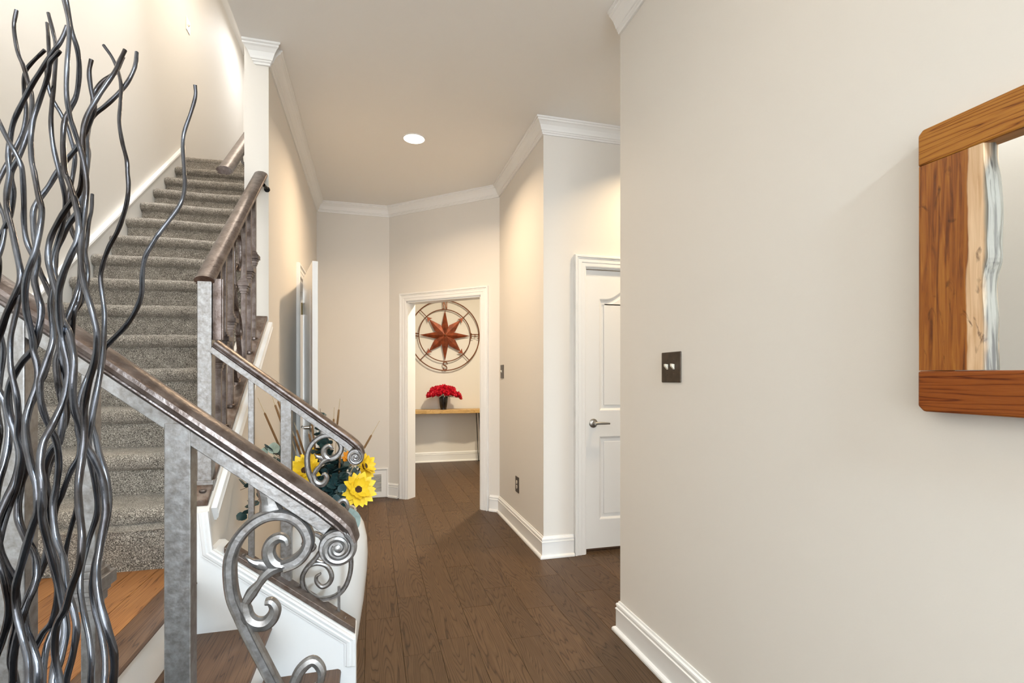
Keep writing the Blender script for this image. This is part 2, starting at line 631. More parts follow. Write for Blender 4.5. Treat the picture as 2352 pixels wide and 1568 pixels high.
# ------------------------------------------------------------------ walls and ceilings
# door in the hall's left wall
LD0, LD1, LDZ = 4.24, 4.96, 2.06
w = MB()
w.prism([(2.13, 0), (COLY, 0), (COLY, 1.585), (2.01, 0.815), (2.01, 0)], WX0, WX1, YZ)      # sloped dwarf wall under the upper railing
w.box(WX0, WX1, COLY, LD0, 0, CEILZ)
w.box(WX0, WX1, LD1, BY + 0.12, 0, CEILZ)
w.box(WX0, WX1, LD0, LD1, LDZ, CEILZ)
w.build('wall_hall', WALL, **S)
MB().box(WX0, WX1, COLY, 8.2, CEILZ, 5.9).build('wall_upper', UPWALL, **S)
MB().box(XL - 0.12, XL, -4.6, 8.2, 0, 5.9).build('wall_left', UPWALL, **S)
MB().box(XL, WX1, 8.1, 8.2, 3.2, 5.9).build('wall_stair_end', UPWALL, **S)
MB().box(XL, 3.2, -4.6, -4.5, 3.05, 5.9).build('wall_daylight_block', UPWALL, **S)  # unseen panel, added to keep daylight out of the upper stairwell
MB().box(WX1, DA.x, BY, BY + 0.12, 0, CEILZ).build('wall_back', WALL, **S)
# angled wall with the opening
DL = (DB - DA).length
O0, O1, OZ = 0.232, 1.145, 2.075
w = MB()
for a, bq, z0, z1 in ((0, O0, 0, CEILZ), (O1, DL, 0, CEILZ), (O0, O1, OZ, CEILZ)):
    w.prism([(a, z0), (bq, z0), (bq, z1), (a, z1)], 0, -0.12, lambda s, z, n: DP(s, z, n))
w.build('wall_angled', WALL, **S)
MB().box(XP, XP + 0.12, YP + 0.12, DB.y + 0.08, 0, CEILZ).build('wall_side', WALL, **S)
RD0, RD1, RDZ = 1.487, 2.27, 2.07
w = MB()
w.box(XP, RD0, YP, YP + 0.12, 0, CEILZ)
w.box(RD1, 3.1, YP, YP + 0.12, 0, CEILZ)
w.box(RD0, RD1, YP, YP + 0.12, RDZ, CEILZ)
w.build('wall_door', WALL, **S)
w = MB()
w.box(XR, XR + 0.12, -4.6, RY, 0, CEILZ)
w.build('wall_right', WALL, **S)
MB().box(3.2, 3.3, -4.6, YP + 0.12, 0, CEILZ).build('wall_side_end', WALL, **S)
MB().box(-0.6, 3.2, YROOM, YROOM + 0.12, 0, CEILZ).build('wall_room', WALL, **S)
MB().box(-0.6, -0.5, BY + 0.12, YROOM, 0, CEILZ).build('wall_room_left', WALL, **S)
MB().box(3.1, 3.2, YP + 0.12, YROOM, 0, CEILZ).build('wall_room_right', WALL, **S)
MB().box(WX0, 3.2, -4.6, 8.2, CEILZ, CEILZ + 0.30).build('ceiling', CEIL, **S)
MB().box(XL - 0.12, 3.2, -4.6, 8.2, 5.9, 6.0).build('ceiling_upper', CEIL, **S)
MB().box(XL, WX0, 5.62, 8.1, 3.24, 3.40).build('floor_upper', CARPET, **S)

# --- mouldings
CROWN = [(0, -0.102), (0.010, -0.102), (0.012, -0.092), (0.018, -0.088), (0.018, -0.080), (0.024, -0.077), (0.028, -0.066), (0.038, -0.045), (0.052, -0.028), (0.061, -0.022), (0.061, -0.014), (0.070, -0.010), (0.070, 0), (0, 0)]
CROWN = [(o, CEILZ + z - 0.0005) for o, z in CROWN]
BASE = [(0, 0.001), (0.032, 0.001), (0.032, 0.010), (0.029, 0.017), (0.022, 0.022), (0.016, 0.023), (0.016, 0.108), (0.019, 0.110), (0.019, 0.116), (0.014, 0.119), (0.014, 0.128), (0.017, 0.132), (0.015, 0.140), (0.008, 0.144), (0.006, 0.152), (0, 0.152)]


def flip(pts): return list(reversed(pts))


# crown round the hall: column end - left wall - back - angled - side - door wall  (room on the right hand side)
path = [(WX1, COLY), (WX1, BY), (DA.x, DA.y), (DB.x, DB.y), (XP, YP), (3.1, YP)]
inner = [(-o, z) for o, z in CROWN]
MB().sweep(path, inner, XY).build('trim_1', TRIM, **S)
# its return across the column's end, left end cut back
mb = MB()
n = len(CROWN)
va = [(WX1 + o, COLY - o, z) for o, z in CROWN]
vb = [(max(-0.612 - o, WX0 + 0.001), COLY - o, z) for o, z in CROWN]
mb.add(va + vb, [tuple(range(n)), tuple(range(n, 2 * n))[::-1]] + [(i, (i + 1) % n, n + (i + 1) % n, n + i) for i in range(n)])
mb.build('trim_2', TRIM, **S)
# crown on the big right wall (room on the left of a path running to +Y)
MB().sweep([(XR, -4.5), (XR, RY + 0.001)], CROWN, XY).build('trim_3', TRIM, **S)

# baseboards
bi = [(-o, z) for o, z in BASE]
MB().sweep([(WX1, 2.20), (WX1, LD0 - 0.085)], bi, XY).build('baseboard_hall', TRIM, **S)
MB().sweep([(0.165, BY), (DA.x, DA.y), tuple(DA + DE * 0.13)], bi, XY).build('baseboard_bend', TRIM, **S)
MB().sweep([tuple(DA + DE * 1.242), (DB.x, DB.y), (XP, YP), (1.395, YP)], bi, XY).build('baseboard_side', TRIM, **S)
MB().sweep([(XR, -4.5), (XR, RY), (XR + 0.12, RY), (XR + 0.3, RY)], BASE, XY).build('baseboard_right', TRIM, **S)
MB().sweep([(-0.5, YROOM), (3.1, YROOM)], bi, XY).build('baseboard_room', TRIM, **S)

CAS = [(0, 0), (0, 0.013), (0.008, 0.016), (0.030, 0.016), (0.034, 0.019), (0.056, 0.019), (0.060, 0.022), (0.066, 0.018), (0.070, 0.026), (0.082, 0.026), (0.086, 0.018), (0.086, 0)]


def casing(name, u0, u1, z1, fn, wd=1.0):
    mb = MB()
    mb.sweep([(u0, 0.0), (u0, z1), (u1, z1), (u1, 0.0)], [(o * wd, hh) for o, hh in CAS], fn)
    return mb.build(name, TRIM, **S)


# cased opening in the angled wall + jambs
casing('trim_4', O0 + 0.004, O1 - 0.004, OZ - 0.004, lambda s, z, n: DP(s, z, n))
w = MB()
for a, bq, z0, z1 in ((O0, O0 + 0.018, 0, OZ), (O1 - 0.018, O1, 0, OZ), (O0, O1, OZ - 0.018, OZ)):
    w.prism([(a, z0), (bq, z0), (bq, z1), (a, z1)], 0.001, -0.125, lambda s, z, n: DP(s, z, n))
w.build('trim_5', TRIM, **S)


# ------------------------------------------------------------------ arched panel door on the right
def door_wall(x, z, n): return (x, YP - n, z)


casing('trim_6', RD0, RD1, RDZ, door_wall)
w = MB()
w.box(RD0 - 0.001, RD0 + 0.008, YP - 0.001, YP + 0.12, 0, RDZ)
w.box(RD1 - 0.008, RD1 + 0.001, YP - 0.001, YP + 0.12, 0, RDZ)
w.box(RD0, RD1, YP - 0.001, YP + 0.12, RDZ - 0.008, RDZ)
w.build('trim_7', TRIM, **S)
DX0, DX1, DZ0, DZ1 = 1.499, 2.259, 0.030, 2.055
DY = YP + 0.012                                    # front face of the slab
PX0, PX1 = 1.603, 2.155
slab = MB()


def fb(x0, x1, z0, z1): slab.box(x0, x1, DY, DY + 0.035, z0, z1)


LP0, LP1, UP0, UPS = 0.235, 0.845, 1.030, 1.850
mid = (PX0 + PX1) / 2
arch = []
for i in range(25):
    t = i / 24
    x = PX0 + (PX1 - PX0) * t
    q = abs(2 * t - 1)
    rise = 0.105 * 0.5 * (1 + cos(pi * min(1, q / 0.82)))
    arch.append((x, UPS + rise))
fb(DX0, PX0, DZ0, DZ1)
fb(PX1, DX1, DZ0, DZ1)
fb(PX0, PX1, DZ0, LP0)
fb(PX0, PX1, LP1, UP0)
slab.prism(arch + [(PX1, DZ1), (PX0, DZ1)], DY, DY + 0.035, XZ)
slab.box(PX0, PX1, DY + 0.012, DY + 0.03, LP0, UPS + 0.12)
door2 = slab.build('door_2', TRIM, **S)
STEP = [(0, 0.001), (0.006, -0.001), (0.016, -0.010), (0.022, -0.011), (0.022, -0.0115), (0, -0.0115)]
low = [(PX0, LP0), (PX1, LP0), (PX1, LP1), (PX0, LP1)]
up = [(PX0, UP0), (PX1, UP0)] + arch[::-1]


def dfn(x, z, n): return (x, DY - n, z)


for ring in (low, up):
    MB().sweep(ring, STEP, dfn, closed=True).build('panel_moulding', TRIM, door2)


def inset(poly, d):
    P = [Vector(p) for p in poly]
    out = []
    for i, p in enumerate(P):
        a, bq = P[i - 1], P[(i + 1) % len(P)]
        d1, d2 = (p - a).normalized(), (bq - p).normalized()
        n1, n2 = Vector((-d1.y, d1.x)), Vector((-d2.y, d2.x))
        mm = n1 + n2
        out.append(p + mm / max(mm.dot(n1), 0.3) * d)
    return out


for ring in (low, up):
    MB().prism([tuple(p) for p in inset(ring, 0.040)], DY + 0.005, DY + 0.014, XZ).build('panel', TRIM, door2, bevel=0.004)
hl = MB()
hl.lathe([(0.0325, 0), (0.0325, -0.006), (0.027, -0.010), (0.014, -0.012), (0.011, -0.045), (0.010, -0.05)], (1.556, DY, 0.942), 28, axis='y')
hl.tube([(1.553, DY - 0.046, 0.942), (1.60, DY - 0.048, 0.943), (1.63, DY - 0.047, 0.942), (1.667, DY - 0.044, 0.940)], [0.010, 0.0095, 0.009, 0.007], 10)
hl.build('door_handle', NICKEL, door2, smooth=40)
MB().box(RD0, RD1, YP + 0.06, YP + 0.115, 0.0, 0.03).build('door_gap_shade', OAKSTEP, door2)  # dark strip standing in for the shade in the gap under the door

# ------------------------------------------------------------------ open door folded back along the hall's left wall


def left_wall(y, z, n): return (WX1 + n, y, z)


# mirrored path so that the casing lies outside the opening
mb = MB()
mb.sweep([(LD0, 0.0), (LD0, LDZ), (LD1, LDZ), (LD1, 0.0)], CAS, left_wall)
mb.build('trim_8', TRIM, **S)
w = MB()
w.box(WX0, WX1 + 0.001, LD0, LD0 + 0.018, 0, LDZ)
w.box(WX0, WX1 + 0.001, LD1 - 0.018, LD1, 0, LDZ)
w.box(WX0, WX1 + 0.001, LD0, LD1, LDZ - 0.018, LDZ)
w.build('trim_9', TRIM, **S)
hx, hy = -0.512, 4.225                  # hinge line
ex, ey = -0.372, 3.54                              # latch edge (hall side)
dl = sqrt((ex - hx) ** 2 + (ey - hy) ** 2)
dang = atan2(ey - hy, ex - hx)
door1 = MB().box(0, dl, 0, 0.035, 0.012, 2.03).build('door_1', TRIM, bevel=0.002, **S)
door1.location = (hx, hy, 0)
door1.rotation_euler = (0, 0, dang)
for z0, z1 in ((0.24, 0.86), (1.04, 1.86)):
    for y0 in (-0.003, 0.035):
        MB().box(0.12, dl - 0.12, y0, y0 + 0.003, z0, z1).build('panel', TRIM, door1, bevel=0.002)
hl = MB()
for sgn, y0 in ((-1, 0.0), (1, 0.035)):
    hl.lathe([(0.031, y0), (0.031, y0 + sgn * 0.006), (0.024, y0 + sgn * 0.010), (0.012, y0 + sgn * 0.013), (0.011, y0 + sgn * 0.045)], (dl - 0.065, 0, 0.945), 24, axis='y')
    hl.tube([(dl - 0.065, y0 + sgn * 0.048, 0.945), (dl - 0.12, y0 + sgn * 0.05, 0.945), (dl - 0.18, y0 + sgn * 0.046, 0.943)], [0.010, 0.009, 0.007], 10)
hl.build('door_handle', NICKEL, door1, smooth=40)
MB().box(dl - 0.0005, dl + 0.0015, 0.005, 0.030, 0.915, 0.975).box(dl, dl + 0.009, 0.010, 0.025, 0.935, 0.955).build('latch_plate', NICKEL, door1)
kx, ky = -0.5155 - hx, 4.203 - hy
klx, kly = kx * cos(-dang) - ky * sin(-dang), kx * sin(-dang) + ky * cos(-dang)
for z in (0.22, 1.06, 1.80):
    MB().lathe([(0.007, -0.046), (0.007, 0.046)], (klx, kly, z), 12).build('hinge', BRASS, door1)

# ------------------------------------------------------------------ staircase
NOSE_Z = [0.785, 0.955, 1.131, 1.318, 1.505, 1.694, 1.885, 2.080, 2.271, 2.465, 2.658, 2.850, 3.040, 3.230, 3.420]
NY0, NT = 2.20, 0.244
LANDZ = 0.57
stair = thing('carpeted_staircase', 'staircase carpeted in speckled grey-brown pile climbing beside the cream wall', 'staircase', (-1.2, 2.2, 0.57))


def carpet_step(k):
    y = NY0 + NT * k
    z = NOSE_Z[k]
    zb = LANDZ if k == 0 else NOSE_Z[k - 1]
    yb = y + 0.035 if k else 2.155
    yt = y + NT + 0.045 if k < 14 else y + 0.5
    prof = [(yb + 0.16, zb - 0.02), (yb, zb - 0.002 if k else zb)]
    for q in range(1, 5):
        prof.append((yb + 0.004 * sin(q * 1.7), zb + (z - 0.070 - zb) * q / 4))
    r = 0.030
    cy, cz = y + r, z - 0.032
    prof.append((yb - 0.006, z - 0.066))
    for i in range(9):
        a = radians(235 - i * 145 / 8)
        prof.append((cy + r * cos(a) * 1.0, cz + 0.032 * sin(a)))
    for q in range(1, 5):
        prof.append((cy + (yt - cy) * q / 4, z + 0.002 * sin(q * 2.1)))
    prof.append((yt, z - 0.05))
    nx = 56
    x0, x1 = XL + 0.026, WX0 - 0.001
    rr = random.Random(100 + k)
    vs, fs = [], []
    m_ = len(prof)
    for i in range(nx + 1):
        x = x0 + (x1 - x0) * i / nx
        e = 1.0
        if i == 0 or i == nx:
            e = 0.55                                   # the pile tucks in at its ends
        for (py, pz) in prof:
            j = 0.0022
            sag = 0.003 * sin(x * 9 + k)
            vs.append((x, py + rr.uniform(-j, j) + (0.006 if e < 1 else 0), pz + rr.uniform(-j, j) + sag - (0.006 if e < 1 else 0)))
    for i in range(nx):
        for j in range(m_):
            fs.append((i * m_ + j, i * m_ + (j + 1) % m_, (i + 1) * m_ + (j + 1) % m_, (i + 1) * m_ + j))
    fs += [tuple(range(m_))[::-1], tuple(range(nx * m_, (nx + 1) * m_))]
    mb = MB().add(vs, fs)
    o = mb.build('step', CARPET, None, smooth=70)
    o.parent = stair
    o.location = (1.2, -2.2, -0.57)
    return o


for k in range(15):
    carpet_step(k)


# skirt board on the stairwell wall
def sk(y): return 1.772 + 0.788 * (y - 3.433)


pl = [(2.12, LANDZ), (2.12, sk(2.12)), (5.63, sk(5.63)), (5.63, 3.0), (2.9, 0.9), (2.6, LANDZ)]
skirt = MB().prism(pl, XL, XL + 0.024, YZ)
skirt.sweep([(2.12, sk(2.12)), (5.63, sk(5.63))], [(0.004, XL), (0.004, XL + 0.034), (-0.008, XL + 0.036), (-0.016, XL + 0.030), (-0.030, XL + 0.027), (-0.036, XL + 0.024), (-0.036, XL)], YZ)
skirt.build('trim_10', TRIM, **S)
MB().prism([(COLY - 0.0, 1.2), (COLY, 2.10), (5.6, 4.0), (5.6, 3.0)], WX0 - 0.014, WX0, YZ).build('trim_11', TRIM, **S)
# baseboard of the landing side
MB().box(XL, XL + 0.02, 1.02, 2.12, LANDZ, LANDZ + 0.15).build('baseboard_landing', TRIM, **S)

# wooden lower steps
YN0, YN1 = 1.01, 2.008
wsteps = thing('wooden_steps', 'oak lower steps and landing with white risers below the carpeted flight', 'steps', (-0.4, 1.5, 0))


def wpart(mb, name, mat, **kw):
    o = mb.build(name, mat, **kw)
    o.parent = wsteps
    o.location = (o.location.x + 0.4, o.location.y - 1.5, o.location.z)
    return o


TN = 0.026
NX = [-0.110, -0.346, -0.585]                  # nosing lines
for i, nx_ in enumerate(NX[:2]):
    z = 0.19 * (i + 1)
    prof = [(nx_ - 0.27, z - TN), (nx_ - 0.012, z - TN), (nx_ - 0.003, z - TN + 0.006), (nx_, z - TN / 2), (nx_ - 0.003, z - 0.005), (nx_ - 0.012, z), (nx_ - 0.27, z)]
    wpart(MB().prism(prof, YN0, YN1, XZ), 'tread', OAKSTEP, smooth=40)
    wpart(MB().box(nx_ - 0.05, nx_ - 0.028, YN0, YN1, 0.19 * i, z - TN), 'riser', TRIM)
# landing: nosing board and boards running along the nosing
nx_ = NX[2]
z = LANDZ
prof = [(nx_ - 0.085, z - TN), (nx_ - 0.012, z - TN), (nx_ - 0.003, z - TN + 0.006), (nx_, z - TN / 2), (nx_ - 0.003, z - 0.005), (nx_ - 0.012, z), (nx_ - 0.085, z)]
wpart(MB().prism(prof, YN0, YN1, XZ), 'nosing', OAKSTEP, smooth=40)
wpart(MB().box(nx_ - 0.05, nx_ - 0.028, YN0, YN1, 0.38, z - TN), 'riser', TRIM)
x = nx_ - 0.086
i = 0
while x > XL + 0.03:
    bw = 0.083
    x2 = max(x - bw, XL + 0.021)
    cut = 1.25 + 0.62 * ((i * 0.37) % 1)
    for ya, yb in ((YN0, cut), (cut, 2.16)):
        mb = MB()
        mb.box(-(x - x2) / 2 + 0.0006, (x - x2) / 2 - 0.0006, -(yb - ya) / 2 + 0.0006, (yb - ya) / 2 - 0.0006, -0.02, 0)
        wpart(mb, 'board', OAKLAND, loc=((x + x2) / 2, (ya + yb) / 2, z), bevel=0.0012)
    x = x2
    i += 1
wpart(MB().box(XL + 0.021, nx_ - 0.05, YN0, 2.16, 0.0, z - 0.021), 'landing_frame', DARKGAP)


# dwarf walls (curbs) beside the lower steps
def curb_top(x): return 0.306 - 0.775 * (x + 0.061)


CE = -0.058
cpoly = [(WX0, 0), (CE, 0), (CE, curb_top(CE)), (-0.53, curb_top(-0.53)), (-0.549, curb_top(-0.53)), (WX0, curb_top(-0.53))]
MB().prism(cpoly, 2.01, 2.13, XZ).build('wall_curb_far', CURBW, **S)
cpn = [(-0.75, 0), (CE, 0), (CE, curb_top(CE)), (-0.75, curb_top(-0.75))]
MB().prism(cpn, 0.89, 1.008, XZ).build('wall_curb_near', CURBW, **S)
# white facing of the far curb's camera side and panel moulding
PM = [(0, 0), (0, 0.014), (-0.006, 0.016), (-0.016, 0.012), (-0.020, 0.015), (-0.030, 0.012), (-0.034, 0.007), (-0.038, 0.007), (-0.038, 0)]
mb = MB()
mb.prism([(WX0, 0), (CE, 0), (CE, curb_top(CE) - 0.001), (-0.545, curb_top(-0.545) - 0.001), (-0.549, 0.80), (WX0, 0.80)], 2.006, 2.0099, XZ)
mb.build('trim_12', CURBW, **S)
mb = MB()
mb.sweep([(-0.549, 0.806), (-0.535, curb_top(-0.535) - 0.002), (CE - 0.002, curb_top(CE) - 0.004), (CE - 0.002, 0.20)], [(o, 2.006 - hh) for o, hh in PM], XZ)
mb.build('trim_13', CURBW, **S)
# moulding along the slope on the hall side of the upper curb
mb = MB()
mb.sweep([(2.03, 0.822 - 0.012), (COLY, 1.585 - 0.006)], [(o * 1.7, WX1 + hh * 1.3) for o, hh in PM], YZ)
mb.build('trim_14', CURBW, **S)

# ------------------------------------------------------------------ iron railings
WEBP = [(-0.030, -0.015), (-0.008, -0.015), (-0.008, 0.015), (-0.030, 0.015)]
RAILP = [(-0.010, -0.018), (-0.009, -0.023), (-0.005, -0.027), (-0.001, -0.025), (0.000, -0.030), (0.006, -0.032), (0.012, -0.030), (0.017, -0.023), (0.021, -0.012), (0.022, 0.0),
         (0.021, 0.012), (0.017, 0.023), (0.012, 0.030), (0.006, 0.032), (0.000, 0.030), (-0.001, 0.025), (-0.005, 0.027), (-0.009, 0.023), (-0.010, 0.018)]
BAR = [(-1, -0.6), (-0.72, -1), (-0.42, -0.72), (0.42, -0.72), (0.72, -1), (1, -0.6), (1, 0.6), (0.72, 1), (0.42, 0.72), (-0.42, 0.72), (-0.72, 1), (-1, 0.6)]
LEAFP = [(-1, -0.25), (-0.7, -0.75), (0, -1.0), (0.7, -0.75), (1, -0.25), (1, 0.25), (0.7, 0.75), (0, 1.0), (-0.7, 0.75), (-1, 0.25)]
YNEAR, YFAR = 0.95, 2.08


def n95(pts): return [(on_y(a, b_, YNEAR).x, on_y(a, b_, YNEAR).z) for a, b_ in pts]


def f208(pts): return [(on_y(a, b_, YFAR).x, on_y(a, b_, YFAR).z) for a, b_ in pts]


def stroke(mb, pts, wid, thick, prof, n=6):
    """pts 2D, wid list of half widths at the points"""
    P = crom(pts, n)
    W = []
    for i in range(len(wid) - 1):
        for k in range(n):
            W.append(wid[i] + (wid[i + 1] - wid[i]) * k / n)
    W.append(wid[-1])
    mb.sweep(P, [(o, hh * thick) for o, hh in prof], XZ, scale=W)


def even(a, bq, n): return [a + (bq - a) * i / (n - 1) for i in range(n)]


# the upper heart scroll (traced at its own plane, then shared by both railings)
def upper_scroll():
    mb = MB()
    cb = n95([(640, 1585), (622, 1551), (594, 1497), (573, 1456), (553, 1413), (536, 1372), (529, 1326), (530, 1283), (543, 1245), (566, 1214), (594, 1192), (624, 1181), (658, 1182), (686, 1196), (704, 1219), (709, 1245), (698, 1270), (678, 1288), (650, 1299)])
    stroke(mb, cb, [0.0098] * 15 + [0.0098, 0.010, 0.0105, 0.0105], 0.0125, BAR)
    st = n95([(655, 1297), (630, 1305), (609, 1321), (596, 1339), (579, 1360), (562, 1388)])
    stroke(mb, st, [0.0095, 0.010, 0.008, 0.0065, 0.0095, 0.007], 0.010, LEAFP)
    c1 = n95([(650, 1299), (634, 1296), (622, 1284), (617, 1265), (624, 1245), (641, 1234), (655, 1238), (660, 1250)])
    stroke(mb, c1, [0.0105, 0.0125, 0.012, 0.011, 0.010, 0.009, 0.007, 0.005], 0.0105, LEAFP)
    lf = n95([(640, 1300), (618, 1298), (598, 1296), (580, 1290), (565, 1277)])
    stroke(mb, lf, [0.008, 0.009, 0.009, 0.0055, 0.0012], 0.006, LEAFP)
    c2 = n95([(563, 1378), (562, 1396), (568, 1418), (586, 1431), (609, 1431), (626, 1416), (632, 1396), (623, 1381), (610, 1381)])
    stroke(mb, c2, [0.007, 0.0115, 0.0125, 0.012, 0.012, 0.011, 0.0095, 0.0075, 0.005], 0.011, LEAFP)
    sb = n95([(624, 1176), (618, 1150), (616, 1120)])
    stroke(mb, sb, [0.020, 0.014, 0.018], 0.011, LEAFP)
    return mb


def lower_scroll():
    mb = MB()
    a = f208([(774, 1200), (769, 1180), (776, 1158), (789, 1148), (798, 1158), (796, 1172), (786, 1177)])
    stroke(mb, a, [0.008, 0.009, 0.0095, 0.009, 0.008, 0.006, 0.004], 0.009, LEAFP)
    c = f208([(772, 1190), (790, 1230), (804, 1270), (806, 1303), (798, 1336), (783, 1359), (762, 1372), (737, 1375), (714, 1367), (698, 1347), (695, 1324), (705, 1304), (724, 1283), (738, 1262), (743, 1245), (735, 1230), (720, 1225), (705, 1232), (697, 1250)])
    stroke(mb, c, [0.0088] * 19, 0.011, BAR)
    d = f208([(697, 1250), (703, 1262), (715, 1264), (723, 1256), (721, 1249)])
    stroke(mb, d, [0.0075, 0.0075, 0.0075, 0.007, 0.005], 0.009, LEAFP)
    e = f208([(704, 1306), (716, 1297), (733, 1294), (752, 1301), (762, 1322), (755, 1340), (740, 1347), (728, 1337), (727, 1324), (737, 1316)])
    stroke(mb, e, [0.006, 0.007, 0.008, 0.009, 0.009, 0.009, 0.009, 0.008, 0.007, 0.004], 0.009, LEAFP)
    f_ = f208([(722, 1284), (740, 1290), (757, 1285)])
    stroke(mb, f_, [0.006, 0.006, 0.006], 0.007, LEAFP)
    return mb


def volute(mb, cx, cz, r, flipy=1):
    mb.lathe([(r * 0.93, -0.026), (r, -0.022), (r, 0.022), (r * 0.93, 0.026)], (cx, 0, cz), 40, axis='y')
    for sy in (-1, 1):
        pts = []
        for i in range(46):
            t = i / 45
            a = radians(60) - t * 2 * pi * 1.75
            rr = r * (0.90 - 0.72 * t)
            pts.append((cx + rr * cos(a), sy * 0.026, cz + rr * sin(a)))
        mb.tube(pts, [0.0062 * (1 - 0.3 * i / 45) for i in range(46)], 8)
        mb.lathe([(r * 0.22, 0), (r * 0.2, sy * 0.004), (r * 0.08, sy * 0.006)], (cx, sy * 0.025, cz), 16, axis='y')


def collar(mb, cx, cy, cz, w):
    for dz, k, t in ((0.026, 1.25, 0.006), (0.016, 1.7, 0.006), (0.003, 2.35, 0.010), (-0.010, 1.8, 0.006), (-0.022, 1.5, 0.008), (-0.034, 1.2, 0.006)):
        hw = w * k
        mb.box(cx - hw, cx + hw, cy - hw, cy + hw, cz + dz - t, cz + dz + t)


def rail_z(x): return 1.150 - 0.775 * (x + 0.181)        # top line of the near handrail


def make_lower(root, y, x_start, dz, dx, near):
    """handrail sloping down along +X with volute, posts, scrolls"""
    P = lambda o: (setattr(o, 'parent', root), o)[1]
    path = [(x_start, rail_z(x_start) - 0.03), (-0.085, rail_z(-0.085) - 0.031), (-0.060, rail_z(-0.060) - 0.034), (-0.044, rail_z(-0.060) - 0.050), (-0.0325, rail_z(-0.060) - 0.072)]
    if not near:
        path = [(x_start, rail_z(x_start) - 0.03)] + path[1:]
    mb = MB().sweep(path, RAILP, XZ, scale=[1, 1, 1, 0.9, 0.6])
    P(mb.build('handrail', RAILM, loc=(dx, y, dz), smooth=35))
    P(MB().sweep(path[:3], WEBP, XZ).build('rail_web', IRON, loc=(dx, y, dz), bevel=0.001))
    mb = MB()
    volute(mb, -0.0565, rail_z(-0.060) - 0.078, 0.0315)
    P(mb.build('volute', IRON, loc=(dx, y, dz), smooth=40))
    # thick post and thin baluster with its foot on the curb
    for nm, px_, hw, hd in (('newel_post', -0.305, 0.0190, 0.016), ('baluster', -0.425, 0.0098, 0.0098)):
        zt, zb = rail_z(px_) - 0.045, curb_top(px_) + 0.016
        if near and nm == 'newel_post':
            px_ = -0.301
            zt = rail_z(px_) - 0.045
        mb = MB().box(px_ - hw, px_ + hw, -hd, hd, zb - dz, zt)
        o = P(mb.build(nm, IRON, loc=(dx if not near else 0, y, dz), bevel=0.0018))
        if near and nm == 'baluster':
            mb = MB()
            collar(mb, px_, 0, on_y(205, 1338, YNEAR).z, 0.0105)
            c_ = mb.build('collar', IRON, bevel=0.001)
            c_.parent = o
    return P


far = thing('iron_railing', 'pewter iron railing with scrolls and newel along the carpeted stair and far curb', 'railing', (0, 0, 0))
near = thing('iron_railing', 'large foreground pewter iron railing with scroll and rolled end before the oak landing', 'railing', (0, 0, 0))
P = make_lower(near, YNEAR, -0.66, 0.0, 0.0, True)
us = upper_scroll().build('scroll', IRON, near, loc=(0, YNEAR, 0), smooth=28)
ls = lower_scroll().build('scroll', IRON, far, loc=(0, YFAR, 0), smooth=28)
place('scroll', us.data, far, loc=(-0.008, YFAR, 0.012))
place('scroll', ls.data, near, loc=(0.006, YNEAR, -0.02))
MB().box(-0.545, -0.502, -0.017, 0.017, curb_top(-0.52) + 0.01, rail_z(-0.52) - 0.045).build('newel_post', IRON, near, loc=(0, YNEAR, 0), bevel=0.002)
PF = make_lower(far, YFAR, -0.545, -0.012, -0.004, False)
for root, y in ((far, YFAR), (near, YNEAR)):
    x0 = -0.505 if root is far else -0.72
    mb = MB().prism([(x0, curb_top(x0)), (CE - 0.003, curb_top(CE - 0.003)), (CE - 0.003, curb_top(CE - 0.003) + 0.022), (x0, curb_top(x0) + 0.022)], -0.040, 0.040, XZ)
    o = mb.build('base_plate', IRONDK, root, loc=(0, y - 0.022 if root is far else y, 0), bevel=0.002)
    MB().box(-0.127, -0.117, -0.006, 0.006, curb_top(-0.122) + 0.015, curb_top(-0.122) + 0.115).build('stub', IRON, root, loc=(0, y - 0.004, 0))
    for bx in (-0.098, -0.45):
        MB().lathe([(0.007, 0), (0.006, 0.004), (0.002, 0.005)], (bx, 0.0, curb_top(bx) + 0.022), 10).build('screw', IRONDK, root, loc=(0, y - 0.03 if root is far else y, 0))

# corner newel and the upper flight's railing (plane X = RX)
RX = -0.585
PYC = 2.105
mb = MB().box(RX - 0.024, RX + 0.024, PYC - 0.024, PYC + 0.024, 0.86, 1.622)
mb.box(RX - 0.031, RX + 0.031, PYC - 0.031, PYC + 0.031, 0.845, 0.90)
o = mb.build('newel_post', IRON, far, bevel=0.003)


def up_z(y): return 1.655 + 0.775 * (y - 2.10)


path = [(2.084, up_z(2.084) - 0.026), (2.10, up_z(2.10) - 0.028), (COLY - 0.01, up_z(COLY - 0.01) - 0.028)]
mb = MB().sweep(path, [(o_ * 1.15, RX + hh * 1.05) for o_, hh in RAILP], YZ)
mb.build('handrail', RAILM, far, smooth=35)
MB().sweep(path[1:], [(o_, RX + hh) for o_, hh in WEBP], YZ).build('rail_web', RAILM, far, bevel=0.001)
MB().sweep([(RX + 0.040, 1.632), (RX + 0.040, 1.41)], [(hh * 0.6, PYC - 0.012 + o_ * 0.8) for o_, hh in RAILP], XZ).build('rail_easing', RAILM, far, smooth=35)
MB().prism([(2.015, 0.822), (COLY - 0.002, 1.592), (COLY - 0.002, 1.612), (2.015, 0.842)], RX - 0.062, RX + 0.030, YZ).build('base_plate', IRONDK, far, bevel=0.002)


def plate_z(y): return 0.842 + 0.723 * (y - 2.015)


